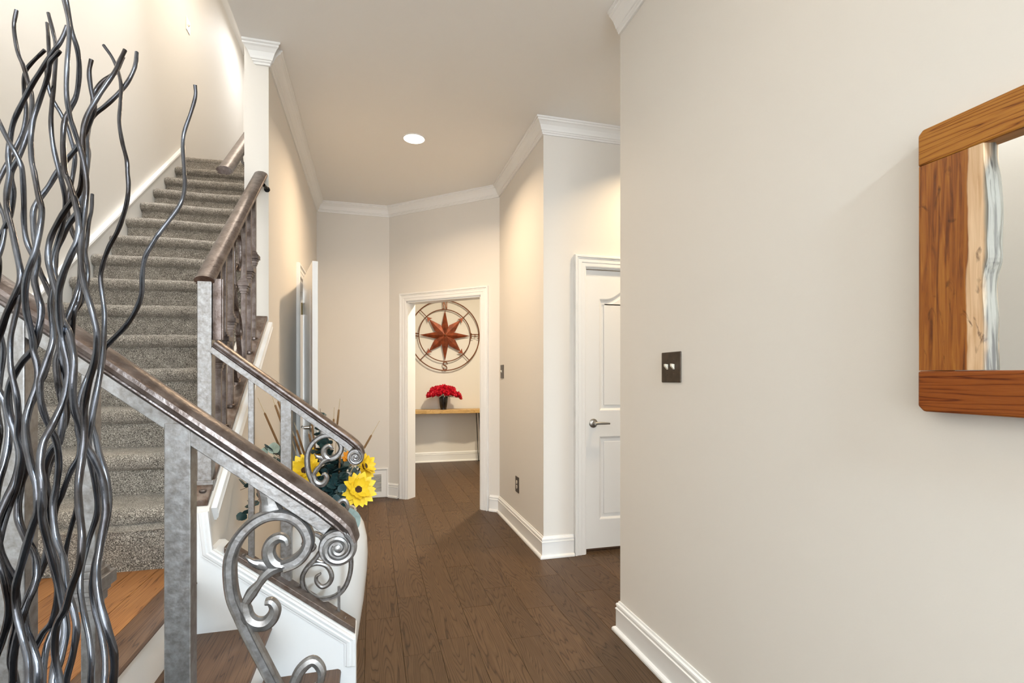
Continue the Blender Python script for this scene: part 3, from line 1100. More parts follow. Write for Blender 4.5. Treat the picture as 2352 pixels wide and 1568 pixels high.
for px_, cyp in ((502, 828), (514, 780), (530, 737), (560, 655), (572, 622), (583, 592)):
    q = on_x(px_, cyp, RX)
    y = min(q.y, COLY - 0.05)
    hw = 0.0105
    bo = MB().box(RX - hw, RX + hw, y - hw, y + hw, plate_z(y) - 0.008, up_z(y) - 0.05).build('baluster', RAILM, far, bevel=0.0015)
    mb = MB()
    collar(mb, RX, y, q.z, 0.011)
    mb.build('collar', RAILM, bo, bevel=0.001)
    MB().lathe([(0.018, -0.006), (0.018, 0.004), (0.012, 0.008)], (RX, y, plate_z(y)), 12).build('foot', RAILM, bo)
MB().lathe([(0.013, 0), (0.012, 0.004), (0.004, 0.006)], (RX + 0.004, 2.052, 0.868), 14).build('screw', IRONDK, far)
# scroll panel between the balusters
yc = 2.545
zc = up_z(yc) - 0.05
zp = plate_z(yc)


def yzs(pts): return [(yc + a, zp + b_ * (zc - zp)) for a, b_ in pts]


mb = MB()
for pts, wd in (([(-0.055, 0.72), (-0.02, 0.76), (0.02, 0.74), (0.048, 0.80), (0.05, 0.90), (0.02, 0.96), (-0.03, 0.93), (-0.06, 0.82), (-0.045, 0.62), (0.0, 0.46), (0.03, 0.30), (0.055, 0.18), (0.03, 0.06), (-0.02, 0.05), (-0.05, 0.13), (-0.03, 0.21), (0.01, 0.20), (0.012, 0.14)], 0.0075),
               ([(0.0, 0.47), (0.04, 0.43), (0.062, 0.36), (0.04, 0.31), (0.016, 0.34)], 0.009),
               ([(0.0, 0.48), (-0.045, 0.52), (-0.062, 0.58), (-0.04, 0.63), (-0.015, 0.60)], 0.009),
               ([(0.0, 0.02), (0.0, 0.06)], 0.012), ([(0.01, 0.95), (0.02, 1.0)], 0.012)):
    P2 = crom(yzs(pts), 6)
    mb.sweep(P2, [(o_ * wd, RX + hh * 0.009) for o_, hh in BAR], YZ)
mb.build('scroll', RAILM, far, smooth=40)

# wall handrail further up the stair
wr = thing('wall_handrail', 'bronze-brown handrail on the stair wall above the column, blunt lower end', 'handrail', (-0.735, 3.0, 2.30))
hp = [(2.94, 2.335), (2.975, 2.352), (4.3, 3.40)]
o = MB().sweep(hp, [(o_ * 1.25, -0.735 + hh * 1.15) for o_, hh in RAILP], YZ).build('handrail', RAILM, smooth=35)
o.parent = wr
o.location = (0.735, -3.0, -2.30)
mb = MB().tube([(-0.735, 3.30, 2.575), (-0.732, 3.31, 2.535), (-0.71, 3.32, 2.515), (-0.672, 3.325, 2.505)], 0.008, 10)
mb.lathe([(0.028, 0), (0.026, -0.006), (0.01, -0.008)], (WX0 - 0.0005, 3.325, 2.505), 16, axis='x')
o = mb.build('bracket', IRON, smooth=40)
o.parent = wr
o.location = (0.735, -3.0, -2.30)
# small bracket tying the lower handrail to the column
MB().tube([(RX + 0.02, COLY - 0.05, up_z(COLY - 0.05) - 0.06), (RX + 0.026, COLY - 0.02, up_z(COLY) - 0.10), (RX + 0.028, COLY - 0.001, up_z(COLY) - 0.105)], 0.009, 10).lathe([(0.016, 0), (0.014, -0.006)], (RX + 0.028, COLY - 0.0005, up_z(COLY) - 0.105), 14, axis='y').build('bracket', BLACKM, far, smooth=40)

# ------------------------------------------------------------------ recessed lamp
dl_ = thing('recessed_downlight', 'round glowing recessed downlight in the hall ceiling', 'light', (DOWN[0], DOWN[1], CEILZ))
MB().lathe([(0.088, -0.0005), (0.087, -0.004), (0.078, -0.005), (0.076, -0.0005)], (0, 0, 0), 40).build('trim_ring', TRIM, dl_, smooth=40)
MB().lathe([(0.076, -0.001), (0.076, -0.003)], (0, 0, 0), 40).build('lens', GLOW, dl_)


# ------------------------------------------------------------------ switch plates, outlet, vent
def plate(name, label, cat, w, h, gang, kind, face, mat=BRONZE, tog=IVORY):
    """built in the plane local x (width) / z, facing local -y; face = (matrix location, rot z)"""
    t = thing(name, label, cat, face[0], rot=(0, 0, face[1]))
    MB().box(-w / 2, w / 2, -0.006, 0, -h / 2, h / 2).build('cover_plate', mat, t, bevel=0.0025)
    for g in range(gang):
        x = (g - (gang - 1) / 2) * 0.046
        if kind == 'switch':
            MB().box(x - 0.006, x + 0.006, -0.0068, -0.005, -0.013, 0.013).build('slot', BLACKM if mat is BRONZE else mat, t)
            mb = MB().prism([(-0.0045, -0.012), (-0.020, 0.004), (-0.020, 0.014), (-0.0045, 0.012)], x - 0.006, x + 0.006, lambda y, z, xx: (xx, y, z))
            mb.build('toggle', tog, t, bevel=0.001)
            zs = (-0.03, 0.03)
        else:
            for dz in (-0.0195, 0.0195):
                ro = MB().lathe([(0.0165, -0.006), (0.0165, -0.008), (0.015, -0.009)], (x, 0, dz), 20, axis='y').build('receptacle', tog, t)
                MB().box(x - 0.007, x - 0.005, -0.0095, -0.0085, dz - 0.002, dz + 0.006).box(x + 0.005, x + 0.007, -0.0095, -0.0085, dz - 0.002, dz + 0.005).build('slot', BLACKM, ro)
            zs = (0.0,)
        for z in zs:
            MB().lathe([(0.0035, -0.0062), (0.003, -0.0075)], (x, 0, z), 10, axis='y').build('screw', mat, t)
    return t


plate('light_switch', 'bronze two-toggle switch plate on the big right wall', 'switch', 0.138, 0.126, 2, 'switch', ((XR, 1.873, 1.315), -pi / 2))
plate('light_switch', 'small bronze switch plate beside the cased opening', 'switch', 0.105, 0.125, 1, 'switch', ((XP, 4.61, 1.33), -pi / 2))
plate('wall_outlet', 'bronze outlet plate low on the wall above the baseboard', 'outlet', 0.095, 0.130, 1, 'outlet', ((XP, 4.10, 0.385), -pi / 2), tog=simple('outlet_face', (0.62, 0.55, 0.46), 0.45))
plate('light_switch', 'ivory switch plate high on the stairwell wall', 'switch', 0.105, 0.125, 1, 'switch', ((XL, 5.81, 4.80), pi / 2), mat=IVORY)

vent = thing('floor_vent', 'white louvred return vent at the foot of the back wall', 'vent', (-0.04, BY, 0.0))
VX0, VX1, VZ0, VZ1 = -0.235, 0.138, 0.060, 0.244
mb = MB().box(VX0 - 0.04, VX1 + 0.05, -0.012, 0, 0.006, VZ0).box(VX0 - 0.04, VX1 + 0.05, -0.012, 0, VZ1, 0.29).box(VX0 - 0.04, VX0, -0.012, 0, VZ0, VZ1).box(VX1, VX1 + 0.05, -0.012, 0, VZ0, VZ1)
mb.build('frame', TRIM, vent)
MB().sweep([(VX0 - 0.04, 0.292), (VX1 + 0.05, 0.292), (VX1 + 0.05, 0.004)], [(0, 0.0), (0, -0.014), (0.008, -0.02), (0.016, -0.02), (0.020, -0.012), (0.020, 0)], XZ).build('moulding', TRIM, vent)
MB().box(VX0, VX1, -0.003, -0.001, VZ0, VZ1).build('backing', DARKGAP, vent)
lv = MB().prism([(-0.010, 0.0), (-0.013, -0.001), (-0.006, 0.0045), (-0.004, 0.0045)], VX0, VX1, YZ)
first = None
for i in range(14):
    z = VZ0 + 0.004 + i * 0.0130
    if first is None:
        first = lv.build('louvre', TRIM, vent, loc=(0, 0, z))
    else:
        place('louvre', first.data, vent, loc=(0, 0, z))

# ------------------------------------------------------------------ mirror with live edge frame
MZ0, MZ1 = 1.197, 1.812
MYA, MYB = 0.852, -0.12
mir = thing('wall_mirror', 'wall mirror in a thick amber live-edge wood frame', 'mirror', (XR, MYA, MZ0))


def mpart(mb, name, mat, off=None, **kw):
    o = mb.build(name, mat, **kw)
    o.parent = mir
    o.location = (o.location.x - XR, o.location.y - MYA, o.location.z - MZ0)
    return o


FX0, FX1 = XR - 0.040, XR - 0.002
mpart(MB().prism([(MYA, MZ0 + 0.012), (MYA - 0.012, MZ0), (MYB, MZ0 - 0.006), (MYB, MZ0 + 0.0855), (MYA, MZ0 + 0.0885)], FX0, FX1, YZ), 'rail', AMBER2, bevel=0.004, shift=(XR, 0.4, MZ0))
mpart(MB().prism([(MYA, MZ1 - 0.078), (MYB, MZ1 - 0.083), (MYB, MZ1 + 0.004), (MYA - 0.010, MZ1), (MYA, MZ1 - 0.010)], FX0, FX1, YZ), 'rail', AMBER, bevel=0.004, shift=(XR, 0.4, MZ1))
ins = [(0.7245, 1.2860), (0.726, 1.34), (0.7255, 1.39), (0.7285, 1.44), (0.7265, 1.475), (0.7195, 1.505), (0.7205, 1.54), (0.7185, 1.60), (0.722, 1.66), (0.7265, 1.70), (0.7275, 1.7335)]
for sgn in (1, -1):
    if sgn == 1:
        poly = [(MYA - 0.002, 1.2865)] + [tuple(p) for p in crom(ins, 4)] + [(MYA - 0.002, 1.7335)]
        st = MB()
        n = len(poly)
        # bark edge slopes back towards the glass
        v = [(FX0 + 0.001, y, z) for y, z in poly] + [(FX1 - 0.004, y + (-0.012 if 0 < i < n - 1 else 0), z) for i, (y, z) in enumerate(poly)]
        st.add(v, [tuple(range(n)), tuple(range(n, 2 * n))[::-1]] + [(i, (i + 1) % n, n + (i + 1) % n, n + i) for i in range(n)])
        mpart(st, 'stile', STILE, shift=(XR, MYA, 1.5))
    else:
        mpart(MB().box(FX0 + 0.001, FX1 - 0.004, MYB, MYB + 0.13, 1.2865, 1.7335), 'stile', AMBER)
mpart(MB().box(XR - 0.018, XR - 0.012, MYB + 0.06, MYA - 0.06, MZ0 + 0.05, MZ1 - 0.04), 'mirror_glass', GLASS)
for y in (0.775,):
    for z in (1.70, 1.33):
        mpart(MB().box(XR - 0.012, XR, y - 0.02, y + 0.02, z - 0.02, z + 0.02), 'hanger', BLACKM)

# ------------------------------------------------------------------ room beyond: compass, console table, bouquet
CXc, CZc = 1.069, 1.915
CYY = YROOM - 0.045
comp = thing('compass_wall_art', 'rust-red metal compass rose with lettered double ring on the far wall', 'wall art', (CXc, CYY, CZc))


def ring(R, r, name, mat):
    pts = [(R * cos(2 * pi * i / 96), 0, R * sin(2 * pi * i / 96)) for i in range(97)]
    mb = MB()
    mb.tube(pts, r, 8)
    mb.build(name, mat, comp, smooth=50)


RO, RI = 0.528, 0.392
ring(RO, 0.0085, 'outer_ring', RUSTBAR)
ring(RI, 0.0075, 'inner_ring', RUSTBAR)


def point(ang, L_, wv, depth, name):
    """one faceted star point"""
    a = radians(ang)
    d, p = Vector((sin(a), 0, cos(a))), Vector((cos(a), 0, -sin(a)))
    b0 = d * (wv * 1.0)
    v = [Vector((0, -depth, 0)), b0 + p * wv * 0.42, d * L_, b0 - p * wv * 0.42, Vector((0, 0.004, 0))]
    MB().add(v, [(0, 1, 2), (0, 2, 3), (4, 2, 1), (4, 3, 2), (0, 4, 1), (0, 3, 4)]).build(name, RUST, comp)


for k in range(4):
    point(90 * k, 0.385, 0.125, 0.045, 'star_point')
for k in range(4):
    ang = 45 + 90 * k
    point(ang, 0.345, 0.155, 0.036, 'star_point')
    a = radians(ang)
    d, p = Vector((sin(a), 0, cos(a))), Vector((cos(a), 0, -sin(a)))
    MB().tube([d * 0.36, d * RO], 0.006, 8).build('spoke', RUSTBAR, comp)
    tip, base = d * 0.388, d * 0.315
    v = []
    for dy in (-0.008, 0.004):
        for q in (tip, base + p * 0.043 - d * 0.0, d * 0.332, base - p * 0.043):
            v.append(q + Vector((0, dy, 0)))
    MB().add(v, [(0, 1, 2, 3), (4, 7, 6, 5), (0, 4, 5, 1), (1, 5, 6, 2), (2, 6, 7, 3), (3, 7, 4, 0)]).build('arrow_head', RUST, comp)
MB().lathe([(0.018, -0.040), (0.012, -0.052), (0.003, -0.056)], (0, 0, 0), 12, axis='y').build('boss', RUSTBAR, comp, smooth=40)


def letter(strokes, ang, name):
    """serif letter lying between the rings; strokes in a 1 x 1 box, turned so that its head points outwards"""
    a = radians(ang)
    d, p = Vector((sin(a), 0, cos(a))), Vector((cos(a), 0, -sin(a)))
    hh = 0.126
    ww = 0.088
    mb = MB()

    def tr(u, v, y): return Vector((0, y, 0)) + d * (RI + 0.006 + v * hh) + p * ((u - 0.5) * ww)
    for pl in strokes:
        mb.prism(pl, -0.006, 0.004, tr)
    mb.build(name, RUSTBAR, comp)


def rect(u0, u1, v0, v1): return [(u0, v0), (u1, v0), (u1, v1), (u0, v1)]


NL = [rect(0.14, 0.27, 0, 1), rect(0.73, 0.86, 0, 1), [(0.14, 1), (0.32, 1), (0.86, 0), (0.68, 0)], rect(0.0, 0.40, 0, 0.07), rect(0.0, 0.3, 0.93, 1), rect(0.6, 1.0, 0.93, 1)]
EL = [rect(0.14, 0.30, 0, 1), rect(0.0, 0.95, 0, 0.08), rect(0.0, 0.92, 0.92, 1), rect(0.14, 0.66, 0.46, 0.54), rect(0.87, 0.95, 0, 0.26), rect(0.84, 0.92, 0.74, 1), rect(0.60, 0.68, 0.36, 0.64)]
WL = [[(0.02, 1), (0.18, 1), (0.36, 0), (0.24, 0)], [(0.24, 0), (0.36, 0), (0.56, 0.9), (0.46, 0.9)], [(0.46, 0.9), (0.58, 0.9), (0.78, 0), (0.66, 0)], [(0.66, 0), (0.78, 0), (0.99, 1), (0.85, 1)], rect(-0.04, 0.28, 0.94, 1), rect(0.74, 1.06, 0.94, 1)]
sp = crom([(0.86, 0.80), (0.74, 0.95), (0.46, 0.98), (0.20, 0.86), (0.20, 0.66), (0.45, 0.54), (0.72, 0.42), (0.82, 0.24), (0.66, 0.05), (0.38, 0.02), (0.16, 0.18)], 5)
SLp = []
for i in range(len(sp) - 1):
    t = (sp[i + 1] - sp[i]).normalized()
    nn = Vector((-t.y, t.x)) * 0.075
    SLp.append([tuple(sp[i] + nn), tuple(sp[i] - nn), tuple(sp[i + 1] - nn), tuple(sp[i + 1] + nn)])
SLp += [rect(0.80, 0.90, 0.66, 0.86), rect(0.10, 0.20, 0.12, 0.32)]
letter(NL, 0, 'letter_n')
letter(EL, 90, 'letter_e')
letter(WL, -90, 'letter_w')
# the S stands upright below the star
a180 = [[(1 - u, 1 - v) for u, v in pl] for pl in SLp]
letter(a180, 180, 'letter_s')
for ax, az in ((0.0, RO), (0.0, -RO)):
    MB().tube([(ax, 0, az), (ax, 0.045, az)], 0.006, 8).build('standoff', RUSTBAR, comp)

TZ = 0.805
TY0, TY1 = 7.44, 7.75
table = thing('console_table', 'narrow honey-wood console table on black hairpin legs under the compass', 'table', (1.1, 7.6, 0))
poly = [(0.35, TY1), (1.76, TY1)]
for i in range(25):
    t = i / 24
    poly.append((1.76 - t * 1.41, TY0 + 0.010 * sin(t * 17) + 0.006 * sin(t * 41 + 1)))
mb = MB().prism(poly, TZ - 0.052, TZ, XY)
o = mb.build('table_top', TABLEW, bevel=0.004, shift=(1.1, 7.6, 0))
o.parent = table
o.location = (0, 0, 0)
for lx in (0.45, 1.588):
    for ly in (TY0 + 0.055, TY1 - 0.04):
        mb = MB()
        q = Vector((lx, ly, 0.0))
        s1 = 0.036
        pts = [(lx - 0.045, ly, TZ - 0.052), (lx - 0.012, ly, 0.03)]
        pts += [(lx - 0.012 * cos(a), ly, 0.014 - 0.008 * sin(a)) for a in (0.3, 0.8, 1.57, 2.34, 2.84)]
        pts += [(lx + 0.012, ly, 0.03), (lx + 0.014, ly, TZ - 0.052)]
        mb.tube(pts, 0.006, 8)
        mb.box(lx - 0.06, lx + 0.05, ly - 0.03, ly + 0.03, TZ - 0.056, TZ - 0.0515)
        o = mb.build('hairpin_leg', BLACKM, smooth=50)
        o.parent = table
        o.location = (-1.1, -7.6, 0)

VXX, VYY = 1.02, 7.56
bv = thing('black_vase', 'glossy black tapered vase on the console table', 'vase', (VXX, VYY, TZ))
MB().lathe([(0.030, 0), (0.045, 0.002), (0.043, 0.012), (0.052, 0.05), (0.062, 0.11), (0.067, 0.165), (0.066, 0.19), (0.059, 0.19), (0.058, 0.15), (0.03, 0.03)], (0, 0, 0), 32).build('body', BLACKV, bv, smooth=40)
MB().lathe([(0.066, 0.170), (0.0685, 0.174), (0.0685, 0.180), (0.066, 0.184)], (0, 0, 0), 32).build('rim_band', BLACKV, bv, smooth=40)


def petal_mesh(name, L_, W_, cup, mat, n=5, pointed=1.0):
    """petal from the origin along +X, cupped; thin but two sided with thickness"""
    mb = MB()
    top, bot = [], []
    for i in range(n + 1):
        t = i / n
        w_ = W_ * sin(pi * min(1, t ** 0.75 * 0.98 + 0.02)) ** (0.8 * pointed) * (1 if i < n else 0.05)
        w_ = max(w_, 0.0006)
        z = cup * t * t * L_
        for s_ in (-1, 0, 1):
            top.append((t * L_, s_ * w_, z + abs(s_) * w_ * 0.25))
    m3 = len(top)
    vs = top + [(x_, y_, z_ - 0.0008) for x_, y_, z_ in top]
    fs = []
    for i in range(n):
        for j in range(2):
            a = i * 3 + j
            fs.append((a, a + 3, a + 4, a + 1))
            fs.append((m3 + a, m3 + a + 1, m3 + a + 4, m3 + a + 3))
    for i in range(n):
        a = i * 3
        fs.append((a, m3 + a, m3 + a + 3, a + 3))
        fs.append((a + 2, a + 5, m3 + a + 5, m3 + a + 2))
    fs.append((0, 1, m3 + 1, m3))
    fs.append((1, 2, m3 + 2, m3 + 1))
    e = n * 3
    fs.append((e, m3 + e, m3 + e + 1, e + 1))
    fs.append((e + 1, m3 + e + 1, m3 + e + 2, e + 2))
    mb.add(vs, fs)
    o = mb.build(name, mat, smooth=60)
    me = o.data
    bpy.data.objects.remove(o)
    return me


# red bouquet: each bloom a thing; ruffled petals joined because far and tiny
rb = random.Random(11)
red_petal = petal_mesh('petal', 0.034, 0.017, 0.5, REDP, 4, 0.6)
spots = []
for i in range(26):
    a = 2 * pi * i * 0.381966
    q_ = sqrt((i + 0.5) / 26)
    spots.append((0.185 * q_ * cos(a), 0.115 * q_ * sin(a), 0.205 + 0.10 * sqrt(max(0, 1 - q_ * q_)) + rb.uniform(-0.018, 0.018)))
spots += [(0.222, -0.03, 0.175), (0.20, -0.05, 0.215), (-0.20, -0.03, 0.21), (0.02, -0.11, 0.235), (-0.07, -0.105, 0.225), (0.10, -0.10, 0.225), (0.155, -0.06, 0.20), (-0.135, -0.07, 0.215)]
for (dx, dy, dz) in spots:
    c = Vector((VXX + dx, VYY + dy, TZ + dz))
    fl = thing('red_flower', 'red ruffled bloom in the black vase bouquet', 'flower', c, group='red blooms of the bouquet')
    nrm = Vector((dx * 1.6, dy - 0.12, 0.16)).normalized()
    qz = nrm.to_track_quat('Z', 'Y')
    mb = MB()
    src = red_petal
    for ringi, (npet, tilt, sc) in enumerate(((9, 0.25, 1.25), (8, 0.75, 1.05), (6, 1.15, 0.8))):
        for k in range(npet):
            M = Matrix.Scale(1.4, 4) @ qz.to_matrix().to_4x4() @ Matrix.Rotation(2 * pi * (k + 0.5 * ringi) / npet + rb.uniform(-0.2, 0.2), 4, 'Z') @ Matrix.Rotation(-tilt + rb.uniform(-0.2, 0.2), 4, 'Y') @ Matrix.Scale(sc, 4)
            mb.add([M @ v.co for v in src.vertices], [tuple(p.vertices) for p in src.polygons])
    mb.build('petals', REDP, fl, smooth=60)
    q = Vector((VXX + dx * 0.16, VYY + dy * 0.16, TZ + 0.10)) - c
    qm = Vector((VXX + dx * 0.22, VYY + dy * 0.25, TZ + 0.192)) - c
    MB().tube([(0, 0, 0), qm, q], 0.0022, 6).build('stem', GREENL, fl)
for k in range(5):
    a = -2.6 + k * 0.52
    p0 = Vector((VXX + 0.06 * cos(a), VYY + 0.06 * sin(a) * 0.8, TZ + 0.19))
    mb = MB()
    for i in range(6):
        d = Vector((cos(a) * (0.03 + 0.012 * i), sin(a) * (0.03 + 0.01 * i), 0.012 * sin(i) + 0.012))
        mb.lathe([(0.001, -0.005), (0.006, -0.002), (0.006, 0.003), (0.001, 0.006)], p0 + d * 0.9, 8)
    mb.tube([Vector((VXX, VYY, TZ + 0.12)), p0, p0 + Vector((cos(a) * 0.085, sin(a) * 0.07, 0.005))], 0.0018, 6, mi=1)
    mb.build('filler_sprig', [WHITEP, GREENL], label='sprig of tiny white blossoms under the red blooms in the black vase', category='flower', group='white sprigs of the bouquet')

# ------------------------------------------------------------------ white urn with sunflowers, cattails and eucalyptus
UX, UY = -0.185, 2.42
urn = thing('floor_urn', 'tall glossy white ceramic floor urn behind the far stair curb', 'urn', (UX, UY, 0))
MB().lathe([(0.10, 0.0), (0.112, 0.003), (0.118, 0.05), (0.130, 0.14), (0.150, 0.27), (0.164, 0.40), (0.168, 0.48), (0.164, 0.555), (0.150, 0.615), (0.128, 0.655), (0.112, 0.672), (0.108, 0.668), (0.122, 0.645), (0.14, 0.59), (0.145, 0.5), (0.10, 0.1)], (0, 0, 0), 56).build('body', CERAMIC, urn, smooth=50)
MB().lathe([(0.112, 0.668), (0.119, 0.674), (0.117, 0.682), (0.108, 0.680), (0.106, 0.670)], (0, 0, 0), 48).build('rim', CERAMIC, urn, smooth=50)

sun_petal = petal_mesh('petal', 0.052, 0.0150, 0.12, PETAL, 5, 0.9)
sun_petal2 = petal_mesh('petal', 0.044, 0.0140, 0.45, PETAL, 5, 0.9)
org_petal = petal_mesh('petal', 0.026, 0.010, 0.3, ORANGEP, 4, 0.8)


def sunflower(c, face, scale, label, p1=sun_petal, p2=sun_petal2, name='sunflower', seed=1, np_=17):
    rr = random.Random(seed)
    q = Vector(face).normalized().to_track_quat('Z', 'Y')
    t = thing(name, label, 'flower', c)
    t.rotation_mode = 'QUATERNION'
    t.rotation_quaternion = q
    t.scale = (scale,) * 3
    for k in range(np_):
        a = 2 * pi * k / np_ + rr.uniform(-0.08, 0.08)
        o = place('petal', p1, t, loc=(0.016 * cos(a), 0.016 * sin(a), -0.002), rot=(rr.uniform(-0.25, 0.25), rr.uniform(-0.28, 0.05), a))
        s_ = rr.uniform(0.9, 1.12)
        o.scale = (s_, s_, s_)
    for k in range(np_ - 3):
        a = 2 * pi * (k + 0.5) / (np_ - 3) + rr.uniform(-0.1, 0.1)
        o = place('petal', p2, t, loc=(0.009 * cos(a), 0.009 * sin(a), 0.003), rot=(rr.uniform(-0.3, 0.3), rr.uniform(-0.55, -0.15), a))
        s_ = rr.uniform(0.75, 1.0)
        o.scale = (s_, s_, s_)
    MB().lathe([(0.005, -0.008), (0.016, -0.004), (0.015, 0.004), (0.011, 0.007), (0.006, 0.006), (0.003, 0.005)], (0, 0, 0), 24).build('seed_head', SEED, t, smooth=60)
    R = q.to_matrix().inverted()
    q0 = R @ ((Vector((UX, UY, 0.60)) - Vector(c)) / scale)
    q1 = R @ ((Vector((UX + (c[0] - UX) * 0.5, UY + (c[1] - UY) * 0.4, 0.72)) - Vector(c)) / scale)
    MB().tube(crom([Vector((0, 0, -0.006)), Vector((0, 0, -0.03)), q1, q0], 4), 0.0035, 8).build('stem', GREENL, t)
    return t


sunflower(on_y(823, 1124, 2.28), (0.25, -1, 0.35), 1.13, 'large bright sunflower at the front right of the urn', seed=1)
sunflower(on_y(700, 1080, 2.30), (-0.15, -1, 0.45), 1.08, 'sunflower at the left of the urn, behind the iron post', seed=2)
sunflower(on_y(838, 1070, 2.50), (0.75, -0.55, 0.35), 1.0, 'sunflower at the back right of the urn turned aside', seed=3)
sunflower(on_y(716, 1050, 2.46), (-0.2, -0.6, 0.8), 0.85, 'sunflower rising behind the left sunflower of the urn', seed=4)
sunflower(on_y(803, 1053, 2.42), (0.3, -0.8, 0.6), 0.9, 'small orange-yellow flower above the front sunflower', org_petal, org_petal, 'small_flower', 5, 11)


def cattail(tip, base_, i0, i1, label):
    """thin spike, brown head between i0..i1 of the length, straw stem"""
    tip, base_ = Vector(tip), Vector(base_)
    root = Vector((UX + (base_.x - UX) * 0.3, UY, 0.62))
    t = thing('cattail', label, 'cattail', root, group='dried cattails in the urn')
    a, b_, c = tip - root, base_ - root, Vector((0, 0, 0))

    def L_(k): return a + (b_ - a) * k
    MB().tube([L_(0), L_(i0)], [0.0009, 0.0014], 6).build('spike', STRAW, t)
    MB().tube([L_(i0), L_(i0 + 0.02), L_((i0 + i1) / 2), L_(i1 - 0.02), L_(i1)], [0.0016, 0.0042, 0.0048, 0.0044, 0.0018], 8).build('head', CATT, t, smooth=50)
    MB().tube([L_(i1), L_(1.0), c], [0.0018, 0.0018, 0.0018], 6).build('stem', STRAW, t)


CT_ = [((592, 913), (652, 1048), 2.46, 0.25, 0.95, 'cattail leaning furthest left, beside the thin baluster'),
       ((622, 903), (652, 985), 2.50, 0.32, 1.0, 'cattail just left of the iron post, dark brown head'),
       ((631, 901), (668, 1000), 2.52, 0.2, 0.9, 'cattail half hidden behind the iron post'),
       ((676, 970), (703, 1055), 2.44, 0.2, 0.95, 'cattail leaning left just right of the iron post'),
       ((672, 990), (697, 1062), 2.50, 0.15, 0.9, 'shorter cattail right of the iron post'),
       ((714, 952), (726, 1050), 2.46, 0.1, 0.8, 'cattail upright before the open door'),
       ((708, 990), (722, 1052), 2.52, 0.1, 0.85, 'low cattail crossing the door handle'),
       ((781, 915), (774, 980), 2.50, 0.38, 0.95, 'cattail upright above the handrail'),
       ((768, 935), (764, 1010), 2.46, 0.35, 0.8, 'cattail standing left of the tallest one above the handrail'),
       ((872, 966), (806, 1082), 2.36, 0.28, 0.56, 'cattail leaning far right past the rolled rail end'),
       ((784, 1000), (778, 1100), 2.36, 0.3, 0.95, 'cattail in the middle of the urn between teal sprigs')]
for tp, bp_, yy, i0, i1, lab in CT_:
    cattail(on_y(*tp, yy), on_y(*bp_, yy), i0, i1, lab)

leaf_r = petal_mesh('leaf', 0.030, 0.0125, 0.25, TEAL, 4, 0.5)
leaf_b = petal_mesh('leaf', 0.030, 0.0125, 0.25, BLUEG, 4, 0.5)
leaf_g = petal_mesh('leaf', 0.030, 0.0125, 0.25, GREYL, 4, 0.5)


def sprig(pts, mesh, label, n, sz, seed, group=None):
    rr = random.Random(seed)
    P_ = crom([Vector(p) for p in pts], 6)
    root = P_[0]
    t = thing('eucalyptus_sprig', label, 'foliage', root, group=group)
    MB().tube([p - root for p in P_], [0.0020 - 0.0012 * i / len(P_) for i in range(len(P_))], 6).build('stem', MOSS, t)
    for k in range(n):
        f = 0.30 + 0.70 * (k + 0.5) / n
        p = P_[min(int(f * (len(P_) - 1)), len(P_) - 1)] - root
        o = place('leaf', mesh, t, loc=p, rot=(rr.uniform(-0.9, 0.9), rr.uniform(-0.7, 0.5), rr.uniform(0, 2 * pi)))
        s_ = sz * rr.uniform(0.65, 1.15)
        o.scale = (s_, s_ * 1.15, s_)


def U(z=0.64): return (UX, UY, z)


def via(a, yy, lift=0.0):
    q = on_y(a[0], a[1], yy)
    m_ = Vector((UX, UY, 0.66)) * 0.45 + q * 0.55 + Vector((0, 0, lift))
    return [U(), m_, q]


